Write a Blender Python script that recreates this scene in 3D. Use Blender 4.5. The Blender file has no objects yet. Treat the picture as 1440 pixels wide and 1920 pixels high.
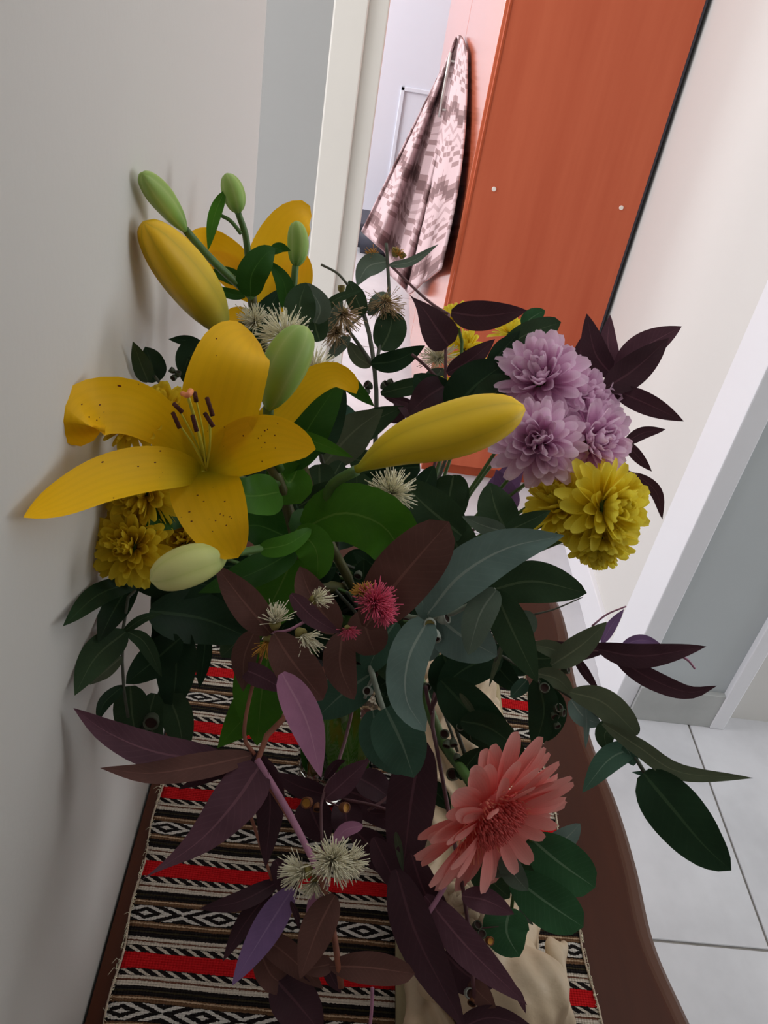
import bpy, bmesh, math, random
from mathutils import Vector, Matrix, Quaternion, noise as mnoise
random.seed(11)
rnd = random.random
def uni(a, b): return a + (b - a) * rnd()
SC = bpy.context.scene
COL = SC.collection

# ------------------------------------------------------------------ camera
F = 1566.0                                    # focal length in pixels of the 1440x1920 frame
PITCH, ROLL, YAW = (math.radians(a) for a in (35.3, 10.64, 5.63))
CAM = Vector((0, 0, 1.42)); TZ = 0.80         # eye height and table height
_cp, _sp = math.cos(PITCH), math.sin(PITCH)
FW = Vector((math.sin(YAW) * _cp, math.cos(YAW) * _cp, -_sp))
_r0 = Vector((math.cos(YAW), -math.sin(YAW), 0)); _u0 = _r0.cross(FW)
RT = _r0 * math.cos(ROLL) + _u0 * math.sin(ROLL)
UP = -_r0 * math.sin(ROLL) + _u0 * math.cos(ROLL)
cd = bpy.data.cameras.new('camera'); cam = bpy.data.objects.new('camera', cd); COL.objects.link(cam)
cd.sensor_fit = 'VERTICAL'; cd.sensor_height = 24.0; cd.lens = F / 1920 * 24.0; cd.clip_start = 0.01
cam.matrix_world = Matrix(((RT.x, UP.x, -FW.x, CAM.x), (RT.y, UP.y, -FW.y, CAM.y), (RT.z, UP.z, -FW.z, CAM.z), (0, 0, 0, 1)))
SC.camera = cam

# ------------------------------------------------------------------ world, lights, exposure
w = bpy.data.worlds.new('world'); SC.world = w; w.use_nodes = True
bg = w.node_tree.nodes['Background']; bg.inputs[0].default_value = (0.995, 1.0, 0.985, 1); bg.inputs[1].default_value = 0.88
def area(name, loc, target, sx, sy, power, col):
    l = bpy.data.lights.new(name, 'AREA'); l.shape = 'RECTANGLE'; l.size = sx; l.size_y = sy; l.energy = power; l.color = col
    o = bpy.data.objects.new(name, l); COL.objects.link(o); o.location = loc
    o.rotation_euler = (Vector(target) - Vector(loc)).to_track_quat('-Z', 'Y').to_euler(); return o
area('window_light_side_room', (3.2, 0.85, 1.4), (0.1, 0.4, 0.9), 1.4, 1.4, 17, (0.93, 0.96, 1.0))
area('window_light_left_room', (-2.0, 1.25, 1.6), (0.7, 1.75, 0.9), 1.5, 1.5, 20, (0.97, 0.93, 1.0))
area('window_light_far_room', (-1.7, 3.5, 1.7), (0.5, 3.3, 0.7), 1.5, 1.5, 44, (0.97, 0.95, 1.0))
SC.view_settings.view_transform = 'Standard'; SC.view_settings.look = 'None'
SC.view_settings.exposure = 0.66; SC.view_settings.gamma = 1.0; SC.view_settings.use_curve_mapping = False
SC.cycles.max_bounces = 10; SC.cycles.transmission_bounces = 8; SC.cycles.transparent_max_bounces = 12

# ------------------------------------------------------------------ helpers: points
WALLX = -0.11
def ray(px, py): return FW + RT * ((px - 720) / F) - UP * ((py - 960) / F)
def at(px, py, d):
    """a point of the bouquet, given where the photograph shows it and how far it stands from the lens; never inside the wall"""
    r = ray(px, py); p = CAM + r * d
    if p.x < WALLX + 0.006 and r.x < 0: p = CAM + r * ((WALLX + 0.006) / r.x)
    return p
def onY(px, py, y): r = ray(px, py); return CAM + r * (y / r.y)
def P3(p): return p if isinstance(p, Vector) else at(*p)
def dep(p): return max(0.05, (p - CAM).dot(FW))
def camdir(a, b, c): return (RT * a + UP * b - FW * c).normalized()
def catmull(P, n):
    """n+1 samples of a Catmull-Rom curve through P"""
    Q = [P[0] * 2 - P[1]] + list(P) + [P[-1] * 2 - P[-2]]
    L = [0.0]
    for a, b in zip(P, P[1:]): L.append(L[-1] + max(1e-6, (b - a).length))
    out = []; seg = 0
    for i in range(n + 1):
        s = L[-1] * i / n
        while seg < len(P) - 2 and s > L[seg + 1]: seg += 1
        t = (s - L[seg]) / (L[seg + 1] - L[seg]); t = min(1, max(0, t))
        p0, p1, p2, p3 = Q[seg:seg + 4]
        out.append(0.5 * ((2 * p1) + (p2 - p0) * t + (2 * p0 - 5 * p1 + 4 * p2 - p3) * t * t + (3 * p1 - p0 - 3 * p2 + p3) * t ** 3))
    return out

# ------------------------------------------------------------------ helpers: objects
def lin(c):
    f = lambda v: (v / 255) / 12.92 if v / 255 <= 0.04045 else (((v / 255) + 0.055) / 1.055) ** 2.4
    return (f(c[0]), f(c[1]), f(c[2]), 1)
def link(name, me, mat=None, parent=None, smooth=True):
    o = bpy.data.objects.new(name, me); COL.objects.link(o)
    if mat is not None and not me.materials: me.materials.append(mat)
    if parent is not None: o.parent = parent
    if smooth and len(me.polygons): me.polygons.foreach_set('use_smooth', [True] * len(me.polygons))
    return o
def mesh(name, V, Fc, UV=None):
    me = bpy.data.meshes.new(name); me.from_pydata([tuple(v) for v in V], [], Fc)
    if UV is not None:
        l = me.uv_layers.new(name='UVMap')
        for lp in me.loops: l.data[lp.index].uv = UV[lp.vertex_index]
    me.update(); return me
def tag(o, label, cat, group=None):
    o['label'] = label; o['category'] = cat
    if group: o['group'] = group
    return o
def thing(name, label, cat, group=None, loc=(0, 0, 0)):
    o = bpy.data.objects.new(name, None); COL.objects.link(o); o.location = loc; o.empty_display_size = 0.02
    return tag(o, label, cat, group)
def struct(o): o['kind'] = 'structure'; return o
def bmobj(name, bm, mat, parent=None, smooth=False):
    me = bpy.data.meshes.new(name); bm.to_mesh(me); bm.free(); return link(name, me, mat, parent, smooth)
def box(name, a, b, mat, parent=None, bev=0.0, segs=2):
    bm = bmesh.new(); bmesh.ops.create_cube(bm, size=1)
    a, b = Vector(a), Vector(b); s = b - a; c = (a + b) / 2
    for v in bm.verts: v.co = Vector((v.co.x * s.x + c.x, v.co.y * s.y + c.y, v.co.z * s.z + c.z))
    if bev: bmesh.ops.bevel(bm, geom=bm.edges[:], offset=bev, segments=segs, affect='EDGES', profile=0.5)
    return bmobj(name, bm, mat, parent)
def frames(C):
    """tangent and two normals along a polyline, carried without twist"""
    T = []
    for i in range(len(C)):
        t = C[min(i + 1, len(C) - 1)] - C[max(i - 1, 0)]; T.append(t.normalized() if t.length > 1e-9 else Vector((0, 0, 1)))
    n = T[0].orthogonal().normalized(); out = []
    for t in T:
        n = (n - t * n.dot(t)); n = n.normalized() if n.length > 1e-6 else t.orthogonal().normalized()
        out.append((t, n, t.cross(n)))
    return out
def tube_data(C, radii, seg=8, ridge=None):
    V, Fc, UV = [], [], []; n = len(C); fr = frames(C)
    for i in range(n):
        t, a, b = fr[i]
        for k in range(seg):
            an = 2 * math.pi * k / seg; r = radii[i] * (ridge(an, i / (n - 1)) if ridge else 1)
            V.append(C[i] + (a * math.cos(an) + b * math.sin(an)) * r); UV.append((k / seg, i / (n - 1)))
    for i in range(n - 1):
        for k in range(seg):
            k2 = (k + 1) % seg; Fc.append((i * seg + k, i * seg + k2, (i + 1) * seg + k2, (i + 1) * seg + k))
    V.append(C[0]); UV.append((0.5, 0)); V.append(C[-1]); UV.append((0.5, 1)); a, b = len(V) - 2, len(V) - 1
    for k in range(seg):
        k2 = (k + 1) % seg; Fc.append((a, k2, k)); Fc.append((b, (n - 1) * seg + k, (n - 1) * seg + k2))
    return V, Fc, UV
def stem(parent, pts, r0, r1, mat, name='stem', n=None, seg=8):
    P = [P3(p) for p in pts]; n = n or max(6, 5 * (len(P) - 1)); C = catmull(P, n)
    k0 = dep(P[0]) / F if not isinstance(pts[0], Vector) else 0.6 / F
    R = []
    for i in range(n + 1):
        t = i / n; R.append((r0 + (r1 - r0) * t) * dep(C[i]) / F)
    V, Fc, UV = tube_data(C, R, seg); return link(name, mesh(name, V, Fc, UV), mat, parent)
PROF = {
    'lance': (0.62, 0.95), 'ovate': (0.50, 0.72), 'round': (0.5, 0.5), 'ellip': (0.62, 0.52), 'drop': (0.42, 1.5),
    'petal': (0.75, 0.55), 'lily': (0.60, 0.62), 'lilylong': (0.55, 0.8), 'strap': (0.3, 0.55)}
def profile(shape, t):
    a, b = PROF[shape]; m = a / (a + b); pk = (m ** a) * ((1 - m) ** b)
    return (max(t, 0) ** a) * (max(1 - t, 0) ** b) / pk
def leaf_data(P, halfw, shape, roll=0, fold=0.18, wave=0.0, n=14, cols=6, cup=0.0, seed=0):
    C = catmull(P, n); V, Fc, UV = [], [], []
    T = [(C[min(i + 1, n)] - C[max(i - 1, 0)]).normalized() for i in range(n + 1)]
    prev = None
    for i in range(n + 1):
        t = i / n; v = (C[i] - CAM).normalized(); s = T[i].cross(v)
        if s.length < 0.15 and prev is not None: s = prev
        s = (s - T[i] * s.dot(T[i])); s = s.normalized() if s.length > 1e-5 else T[i].orthogonal().normalized()
        if prev is not None:
            if s.dot(prev) < 0: s = -s
            s = (s * 0.6 + prev * 0.4).normalized()
        prev = s
        q = Quaternion(T[i], roll); s2 = q @ s; nn = s2.cross(T[i]).normalized()
        if nn.dot(v) > 0 and abs(roll) < 1.2: nn = -nn
        hw = halfw * max(profile(shape, 0.015 + 0.985 * t), 0.012)
        for k in range(cols + 1):
            u = 2 * k / cols - 1
            off = fold * abs(u) * hw + cup * (u * u) * hw + wave * hw * math.sin(t * 9 + seed + (1.3 if u > 0 else 0)) * abs(u)
            V.append(C[i] + s2 * (u * hw) + nn * off); UV.append((k / cols, t))
    m = cols + 1
    for i in range(n):
        for k in range(cols): Fc.append((i * m + k, i * m + k + 1, (i + 1) * m + k + 1, (i + 1) * m + k))
    return V, Fc, UV
_ln = [0]
def leaf(parent, mat, shape, wpx, *pts, roll=None, fold=0.16, wave=0.09, name='leaf', cup=0.0, n=14, cols=6):
    P = [P3(p) for p in pts]; _ln[0] += 1
    if len(P) == 2: P = [P[0], (P[0] + P[1]) / 2 + Vector((0, 0, 0.004)), P[1]]
    if roll is None: roll = uni(-0.45, 0.45)
    d = sum(dep(p) for p in P) / len(P)
    hw = wpx * 0.5 * d / F / max(math.cos(roll), 0.4)
    V, Fc, UV = leaf_data(P, hw, shape, roll, fold, wave, n, cols, cup, _ln[0] * 1.7)
    return link(name, mesh(name, V, Fc, UV), mat, parent)

# ------------------------------------------------------------------ materials
def newmat(name):
    m = bpy.data.materials.new(name); m.use_nodes = True; nt = m.node_tree
    return m, nt, nt.nodes['Principled BSDF'], nt.nodes['Material Output']
class NB:
    """tiny expression builder for shader nodes"""
    def __init__(s, nt): s.nt = nt
    def n(s, t, **kw):
        x = s.nt.nodes.new(t)
        for k, v in kw.items(): setattr(x, k, v)
        return x
    def lk(s, a, b): s.nt.links.new(a, b)
    def m(s, op, a, b=None, c=None):
        x = s.n('ShaderNodeMath', operation=op)
        for i, v in enumerate((a, b, c)):
            if v is None: continue
            if isinstance(v, (int, float)): x.inputs[i].default_value = v
            else: s.lk(v, x.inputs[i])
        return x.outputs[0]
    def mix(s, f, a, b, mode='MIX'):
        x = s.n('ShaderNodeMix', data_type='RGBA', blend_type=mode)
        for i, v in ((0, f), (6, a), (7, b)):
            if isinstance(v, (int, float)): x.inputs[i].default_value = v
            elif isinstance(v, tuple): x.inputs[i].default_value = v
            else: s.lk(v, x.inputs[i])
        return x.outputs[2]
    def ramp(s, f, stops, interp='LINEAR'):
        x = s.n('ShaderNodeValToRGB'); x.color_ramp.interpolation = interp; e = x.color_ramp.elements
        while len(e) < len(stops): e.new(1.0)
        for i, (p, c) in enumerate(stops): e[i].position = p; e[i].color = c
        s.lk(f, x.inputs[0]); return x.outputs[0]
    def noise(s, vec, scale, detail=3, rough=0.5):
        x = s.n('ShaderNodeTexNoise'); x.inputs['Scale'].default_value = scale; x.inputs['Detail'].default_value = detail
        x.inputs['Roughness'].default_value = rough
        if vec is not None: s.lk(vec, x.inputs['Vector'])
        return x.outputs['Fac']
    def coord(s, which='Object'): return s.n('ShaderNodeTexCoord').outputs[which]
    def xyz(s, v): x = s.n('ShaderNodeSeparateXYZ'); s.lk(v, x.inputs[0]); return x.outputs
    def bump(s, h, strength, dist, bsdf):
        x = s.n('ShaderNodeBump'); x.inputs['Strength'].default_value = strength; x.inputs['Distance'].default_value = dist
        s.lk(h, x.inputs['Height']); s.lk(x.outputs[0], bsdf.inputs['Normal'])
def plain(name, col, rough=0.5, var=0.12, scale=6, spec=0.5, bump=0.0, bscale=80):
    m, nt, b, o = newmat(name); B = NB(nt); c = lin(col); co = B.coord()
    f = B.noise(co, scale, 4); d = tuple(v * (1 - var) for v in c[:3]) + (1,); e = tuple(min(1, v * (1 + var)) for v in c[:3]) + (1,)
    B.lk(B.ramp(f, [(0.3, d), (0.7, e)]), b.inputs['Base Color']); b.inputs['Roughness'].default_value = rough
    b.inputs['Specular IOR Level'].default_value = spec
    if bump: B.bump(B.noise(co, bscale, 3), bump, 0.002, b)
    return m
def leafmat(name, col, rib, tip=None, rough=0.5, trans=0.22, ribw=0.035, veins=0.05, spec=0.16):
    m, nt, b, o = newmat(name); B = NB(nt); uv = B.xyz(B.coord('UV')); co = B.coord('Object')
    a = B.m('ABSOLUTE', B.m('SUBTRACT', uv[0], 0.5))
    c = lin(col); f = B.noise(co, 45, 4)
    base = B.ramp(f, [(0.25, tuple(v * 0.78 for v in c[:3]) + (1,)), (0.75, tuple(min(1, v * 1.22) for v in c[:3]) + (1,))])
    if tip: base = B.mix(B.m('MULTIPLY', B.m('POWER', uv[1], 2.0), 0.85), base, lin(tip))
    vn = B.m('GREATER_THAN', B.m('SINE', B.m('MULTIPLY', B.m('SUBTRACT', uv[1], B.m('MULTIPLY', a, 0.35)), 95)), 0.86)
    base = B.mix(B.m('MULTIPLY', vn, veins), base, lin(rib))
    rb = B.m('LESS_THAN', a, B.m('MULTIPLY', B.m('SUBTRACT', 1.15, uv[1]), ribw))
    base = B.mix(B.m('MULTIPLY', rb, 0.7), base, lin(rib))
    B.lk(base, b.inputs['Base Color']); b.inputs['Roughness'].default_value = rough; b.inputs['Specular IOR Level'].default_value = spec
    tr = B.n('ShaderNodeBsdfTranslucent'); B.lk(base, tr.inputs[0]); mx = B.n('ShaderNodeMixShader'); mx.inputs[0].default_value = trans
    B.lk(b.outputs[0], mx.inputs[1]); B.lk(tr.outputs[0], mx.inputs[2]); B.lk(mx.outputs[0], o.inputs['Surface'])
    B.bump(B.m('ADD', vn, B.m('MULTIPLY', rb, -2)), 0.08, 0.0004, b)
    return m
def petalmat(name, base, mid, tip, rough=0.55, trans=0.3, streak=0.1, spots=False):
    m, nt, b, o = newmat(name); B = NB(nt); UVc = B.coord('UV'); uv = B.xyz(UVc)
    c = B.ramp(uv[1], [(0.0, lin(base)), (0.32, lin(mid)), (1.0, lin(tip))])
    st = B.m('SINE', B.m('MULTIPLY', uv[0], 42)); c = B.mix(B.m('MULTIPLY', B.m('GREATER_THAN', st, 0.3), streak), c, lin(tuple(v * 0.8 for v in mid)))
    if spots:
        vm = B.n('ShaderNodeVectorMath', operation='MULTIPLY'); B.lk(UVc, vm.inputs[0]); vm.inputs[1].default_value = (3.0, 8.5, 1)
        x = B.n('ShaderNodeTexVoronoi'); x.inputs['Scale'].default_value = 2.4; B.lk(vm.outputs[0], x.inputs['Vector'])
        s = B.m('LESS_THAN', x.outputs['Distance'], 0.12); n2 = B.m('GREATER_THAN', B.noise(B.coord('Object'), 38, 2), 0.52)
        band = B.m('MULTIPLY', B.m('LESS_THAN', uv[1], 0.72), B.m('GREATER_THAN', uv[1], 0.2))
        c = B.mix(B.m('MULTIPLY', B.m('MULTIPLY', s, n2), band), c, lin((105, 45, 12)))
    B.lk(c, b.inputs['Base Color']); b.inputs['Roughness'].default_value = rough; b.inputs['Specular IOR Level'].default_value = 0.25
    tr = B.n('ShaderNodeBsdfTranslucent'); B.lk(c, tr.inputs[0]); mx = B.n('ShaderNodeMixShader'); mx.inputs[0].default_value = trans
    B.lk(b.outputs[0], mx.inputs[1]); B.lk(tr.outputs[0], mx.inputs[2]); B.lk(mx.outputs[0], o.inputs['Surface'])
    return m
def budmat(name, base, mid, tip, groove, cut=0.35):
    m, nt, b, o = newmat(name); B = NB(nt); uv = B.xyz(B.coord('UV')); n = B.noise(B.coord('Object'), 60, 3)
    c = B.ramp(B.m('ADD', uv[1], B.m('MULTIPLY', B.m('SUBTRACT', n, 0.5), 0.15)), [(0.0, lin(base)), (cut, lin(mid)), (1.0, lin(tip))])
    g = B.m('POWER', B.m('ABSOLUTE', B.m('SINE', B.m('MULTIPLY', uv[0], math.pi * 6))), 0.5)
    c = B.mix(B.m('MULTIPLY', B.m('SUBTRACT', 1.0, g), 0.45), c, lin(groove))
    B.lk(c, b.inputs['Base Color']); b.inputs['Roughness'].default_value = 0.5; b.inputs['Specular IOR Level'].default_value = 0.3
    b.inputs['Subsurface Weight'].default_value = 0.15; b.inputs['Subsurface Radius'].default_value = (0.006, 0.005, 0.002)
    return m
M = {}
# leaves
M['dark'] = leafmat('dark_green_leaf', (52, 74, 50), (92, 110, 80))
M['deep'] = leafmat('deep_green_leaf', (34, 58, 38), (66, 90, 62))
M['olive'] = leafmat('olive_leaf', (88, 98, 76), (120, 126, 100))
M['grey'] = leafmat('grey_green_leaf', (96, 112, 98), (140, 152, 138))
M['silver'] = leafmat('silver_blue_leaf', (112, 136, 130), (164, 178, 168), rough=0.65, veins=0.05)
M['teal'] = leafmat('blue_green_leaf', (66, 98, 82), (120, 144, 126), rough=0.6)
M['round'] = leafmat('round_green_leaf', (54, 96, 62), (116, 146, 116), rough=0.55)
M['lilyleaf'] = leafmat('lily_leaf', (70, 122, 34), (110, 152, 66), rough=0.4, trans=0.3, ribw=0.02)
M['lilydark'] = leafmat('lily_dark_leaf', (44, 86, 30), (74, 116, 50), rough=0.42, ribw=0.02)
M['purple'] = leafmat('purple_leaf', (98, 66, 78), (138, 96, 108), rough=0.6, veins=0.1)
M['plum'] = leafmat('dark_plum_leaf', (70, 46, 54), (102, 68, 78), rough=0.5, veins=0.1)
M['brown'] = leafmat('brown_purple_leaf', (104, 72, 66), (138, 98, 88), rough=0.65, veins=0.1)
M['mauve'] = leafmat('mauve_leaf', (186, 130, 164), (206, 156, 184), rough=0.6, veins=0.08)
M['violet'] = leafmat('violet_leaf', (140, 110, 158), (164, 134, 178), rough=0.6, veins=0.08)
# petals, buds
M['lily'] = petalmat('lily_petal', (200, 190, 30), (246, 196, 12), (250, 192, 8), trans=0.25, streak=0.07, spots=True)
M['lily_back'] = petalmat('lily_petal_plain', (220, 190, 30), (246, 192, 14), (248, 188, 10), trans=0.3, streak=0.04)
M['mum_y'] = petalmat('yellow_mum_petal', (222, 186, 24), (248, 226, 54), (252, 238, 90), streak=0.05, trans=0.4)
M['mum_yd'] = petalmat('golden_mum_petal', (206, 170, 16), (240, 210, 40), (244, 220, 66), streak=0.05, trans=0.35)
M['mum_l'] = petalmat('lilac_mum_petal', (226, 140, 190), (240, 192, 226), (246, 220, 238), streak=0.05, trans=0.4)
M['gerb'] = petalmat('coral_gerbera_petal', (250, 120, 116), (254, 156, 150), (255, 182, 174), streak=0.08)
M['gerb_in'] = petalmat('coral_floret', (250, 124, 120), (254, 150, 142), (255, 190, 160), streak=0.05)
M['bud_green'] = budmat('green_bud', (96, 142, 58), (140, 176, 80), (150, 178, 92), (196, 210, 140))
M['bud_pale'] = budmat('pale_bud', (170, 192, 110), (214, 220, 140), (224, 222, 150), (176, 190, 100))
M['bud_yellow'] = budmat('yellow_bud', (150, 160, 40), (226, 196, 38), (244, 200, 28), (176, 150, 24), cut=0.25)
M['bud_gold'] = budmat('golden_bud', (96, 116, 30), (216, 184, 40), (240, 190, 30), (150, 140, 28), cut=0.5)
# stems and small bits
M['st_green'] = plain('green_stem', (78, 112, 52), 0.5, 0.2, 90)
M['st_lily'] = plain('lily_stem_skin', (92, 92, 52), 0.5, 0.3, 60)
M['st_dark'] = plain('dark_twig', (82, 86, 74), 0.6, 0.25, 80)
M['st_silver'] = plain('silver_twig', (150, 160, 146), 0.7, 0.2, 80)
M['st_red'] = plain('reddish_twig', (150, 92, 72), 0.6, 0.25, 80)
M['st_plum'] = plain('plum_twig', (104, 66, 72), 0.6, 0.2, 80)
M['st_mauve'] = plain('mauve_twig', (176, 122, 150), 0.65, 0.15, 80)
M['st_cord'] = plain('pale_cord', (196, 178, 158), 0.9, 0.3, 400)
M['anther'] = plain('brown_anther', (70, 24, 10), 0.9, 0.3, 300, bump=0.4, bscale=900)
M['filament'] = plain('pale_filament', (196, 190, 60), 0.5, 0.1, 60)
M['stigma'] = plain('pink_stigma', (232, 140, 90), 0.5, 0.1, 90)
M['cream'] = plain('cream_stamens', (246, 238, 210), 0.7, 0.12, 120)
M['tan'] = plain('tan_stamens', (196, 168, 130), 0.7, 0.2, 120)
M['pink'] = plain('pink_stamens', (226, 92, 124), 0.7, 0.2, 120)
M['ochre'] = plain('ochre_stamens', (206, 150, 60), 0.7, 0.2, 120)
M['nut_grey'] = plain('grey_gumnut', (170, 178, 168), 0.7, 0.25, 120)
M['nut_dark'] = plain('dark_gumnut', (76, 84, 66), 0.6, 0.25, 120)
M['nut_brown'] = plain('brown_gumnut', (130, 78, 44), 0.6, 0.25, 120)
M['nut_in'] = plain('gumnut_inside', (52, 26, 20), 0.8, 0.2, 120)
M['cup'] = plain('olive_blossom_cup', (140, 130, 70), 0.7, 0.2, 120)
# building
M['wall'] = plain('white_wall_paint', (216, 214, 210), 0.6, 0.015, 3, bump=0.05, bscale=220)
M['wall2'] = plain('shaded_wall_paint', (160, 160, 158), 0.6, 0.02, 3, bump=0.05, bscale=220)  # darker than the other walls: shade of the unlit face put into the colour
M['frame'] = plain('cream_frame_paint', (214, 210, 202), 0.4, 0.015, 5)
M['casing'] = plain('white_frame_paint', (232, 232, 236), 0.35, 0.01, 5)
M['reveal'] = plain('grey_reveal_paint', (188, 194, 196), 0.5, 0.02, 5)
M['skirt'] = plain('grey_skirting_tile', (176, 178, 176), 0.35, 0.08, 14)
M['grout'] = plain('grout', (132, 128, 122), 0.9, 0.15, 40)
M['doorw'] = plain('white_door_paint', (210, 212, 222), 0.3, 0.01, 4)
M['charcoal'] = plain('charcoal_plastic', (52, 54, 66), 0.5, 0.1, 20)
M['chrome'] = plain('brushed_metal', (200, 196, 192), 0.3, 0.05, 20); M['chrome'].node_tree.nodes['Principled BSDF'].inputs['Metallic'].default_value = 0.9
M['capw'] = plain('white_plastic_cap', (226, 216, 206), 0.4, 0.02, 20)
M['gap'] = plain('gap_shadow', (62, 62, 72), 0.7, 0.05, 20)  # dark colour painted in for the shadow beside the wardrobe
def tilemat():
    m, nt, b, o = newmat('pale_floor_tile'); B = NB(nt); co = B.coord('Object')
    a = B.noise(co, 3.2, 5, 0.6); c = B.ramp(a, [(0.3, lin((184, 184, 188))), (0.55, lin((204, 204, 208))), (0.75, lin((216, 216, 220)))])
    x = B.n('ShaderNodeMapping'); x.inputs['Scale'].default_value = (14, 2.2, 1); B.lk(co, x.inputs[0])
    f = B.noise(x.outputs[0], 1.6, 4, 0.6); c = B.mix(B.m('MULTIPLY', f, 0.12), c, lin((150, 148, 146)))
    B.lk(c, b.inputs['Base Color']); b.inputs['Roughness'].default_value = 0.28; return m
M['tile'] = tilemat()
def woodmat(name, c0, c1, rough, sx, coat=0.0, axis=(9, 9, 0.6)):
    m, nt, b, o = newmat(name); B = NB(nt); x = B.n('ShaderNodeMapping'); x.inputs['Scale'].default_value = axis; B.lk(B.coord('Object'), x.inputs[0])
    a = B.noise(x.outputs[0], sx, 6, 0.62); c = B.ramp(a, [(0.32, lin(c0)), (0.7, lin(c1))])
    fine = B.noise(x.outputs[0], sx * 9, 2); c = B.mix(B.m('MULTIPLY', fine, 0.18), c, lin(c0))
    B.lk(c, b.inputs['Base Color']); b.inputs['Roughness'].default_value = rough; b.inputs['Specular IOR Level'].default_value = 0.14; b.inputs['Coat Weight'].default_value = coat; b.inputs['Coat Roughness'].default_value = 0.15
    return m
M['cherry'] = woodmat('cherry_laminate', (172, 80, 54), (192, 100, 70), 0.42, 1.0)
M['cherryfront'] = woodmat('glossy_cherry_front', (190, 92, 60), (214, 118, 84), 0.2, 1.0, coat=1.0)
M['cherryedge'] = woodmat('cherry_edge_band', (150, 66, 40), (176, 84, 54), 0.4, 1.0)
M['table'] = woodmat('dark_table_wood', (64, 31, 18), (86, 45, 28), 0.3, 1.4, coat=0.0, axis=(9, 1.2, 9))
M['tableedge'] = woodmat('table_edge_highlight', (78, 48, 36), (100, 66, 50), 0.3, 1.4, coat=0.0, axis=(9, 1.2, 9))  # lighter than the top: highlight along the bead put into the colour
M['stone'] = plain('cream_statue_resin', (206, 184, 154), 0.5, 0.14, 26, bump=0.12, bscale=300)
M['stone2'] = plain('olive_cream_base', (168, 154, 118), 0.5, 0.12, 30, bump=0.1, bscale=300)
def glassmat():
    m, nt, b, o = newmat('clear_vase_glass'); b.inputs['Base Color'].default_value = (0.95, 0.98, 0.96, 1); b.inputs['Roughness'].default_value = 0.02
    b.inputs['Transmission Weight'].default_value = 1.0; b.inputs['IOR'].default_value = 1.45; return m
M['glass'] = glassmat()
def runnermat():
    m, nt, b, o = newmat('striped_woven_cloth'); B = NB(nt); co = B.coord('Object'); X, Y, Z = B.xyz(co)
    wob = B.m('MULTIPLY', B.m('SUBTRACT', B.noise(co, 9, 2), 0.5), 0.007); jit = B.m('MULTIPLY', B.m('SUBTRACT', B.noise(co, 700, 1), 0.5), 0.0014)
    t = B.m('FRACT', B.m('ADD', B.m('DIVIDE', B.m('ADD', B.m('SUBTRACT', 0.2965, Y), B.m('ADD', wob, jit)), 0.069), 20.0))
    RED, BLK, WHT, TAN, BRN, RST, OLV = (lin(c) for c in ((206, 24, 30), (30, 26, 26), (216, 204, 188), (196, 168, 138), (112, 82, 58), (110, 70, 54), (58, 52, 34)))
    c = B.ramp(t, [(0.0, RED), (0.165, BLK), (0.237, WHT), (0.268, RST), (0.286, WHT), (0.335, BLK), (0.375, OLV), (0.390, BLK), (0.432, BRN), (0.442, TAN), (0.458, BRN),
                   (0.495, BLK), (0.672, BRN), (0.690, TAN), (0.706, BRN), (0.735, BLK), (0.775, OLV), (0.790, BLK), (0.838, WHT), (0.874, RST), (0.890, WHT), (0.925, BLK)], 'CONSTANT')
    def band(a, z): return B.m('MULTIPLY', B.m('GREATER_THAN', t, a), B.m('LESS_THAN', t, z))
    for a, z, sg in ((0.175, 0.235, 1), (0.932, 0.998, 1)):
        s = B.m('DIVIDE', B.m('SUBTRACT', t, a), z - a)
        h = B.m('LESS_THAN', B.m('FRACT', B.m('ADD', B.m('SUBTRACT', B.m('DIVIDE', X, 0.0105), B.m('MULTIPLY', s, 0.75 * sg)), 40)), 0.38)
        c = B.mix(B.m('MULTIPLY', band(a, z), h), c, WHT)
    s = B.m('DIVIDE', B.m('SUBTRACT', t, 0.495), 0.177)
    q = B.m('ABSOLUTE', B.m('MULTIPLY', B.m('SUBTRACT', B.m('FRACT', B.m('ADD', B.m('DIVIDE', X, 0.054), 20.1)), 0.5), 2)); a2 = B.m('ABSOLUTE', B.m('MULTIPLY', B.m('SUBTRACT', s, 0.5), 2))
    jag = B.m('MULTIPLY', B.m('SUBTRACT', B.noise(co, 420, 2), 0.5), 1.9)
    h = B.m('GREATER_THAN', B.m('SINE', B.m('ADD', B.m('MULTIPLY', B.m('ADD', q, B.m('MULTIPLY', a2, 0.62)), 11.5), B.m('ADD', jag, 1.0))), 0.12)
    c = B.mix(B.m('MULTIPLY', band(0.502, 0.664), h), c, lin((222, 216, 208)))
    c = B.mix(B.m('MULTIPLY', B.noise(co, 900, 2), 0.28), c, lin((26, 22, 20)))
    B.lk(c, b.inputs['Base Color']); b.inputs['Roughness'].default_value = 0.95; b.inputs['Specular IOR Level'].default_value = 0.1
    wv = B.m('ADD', B.m('SINE', B.m('MULTIPLY', Y, 3600)), B.m('SINE', B.m('MULTIPLY', X, 3000))); B.bump(B.m('ADD', wv, B.m('MULTIPLY', B.noise(co, 500, 2), 3)), 0.5, 0.0006, b)
    return m
M['runner'] = runnermat()
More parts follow.
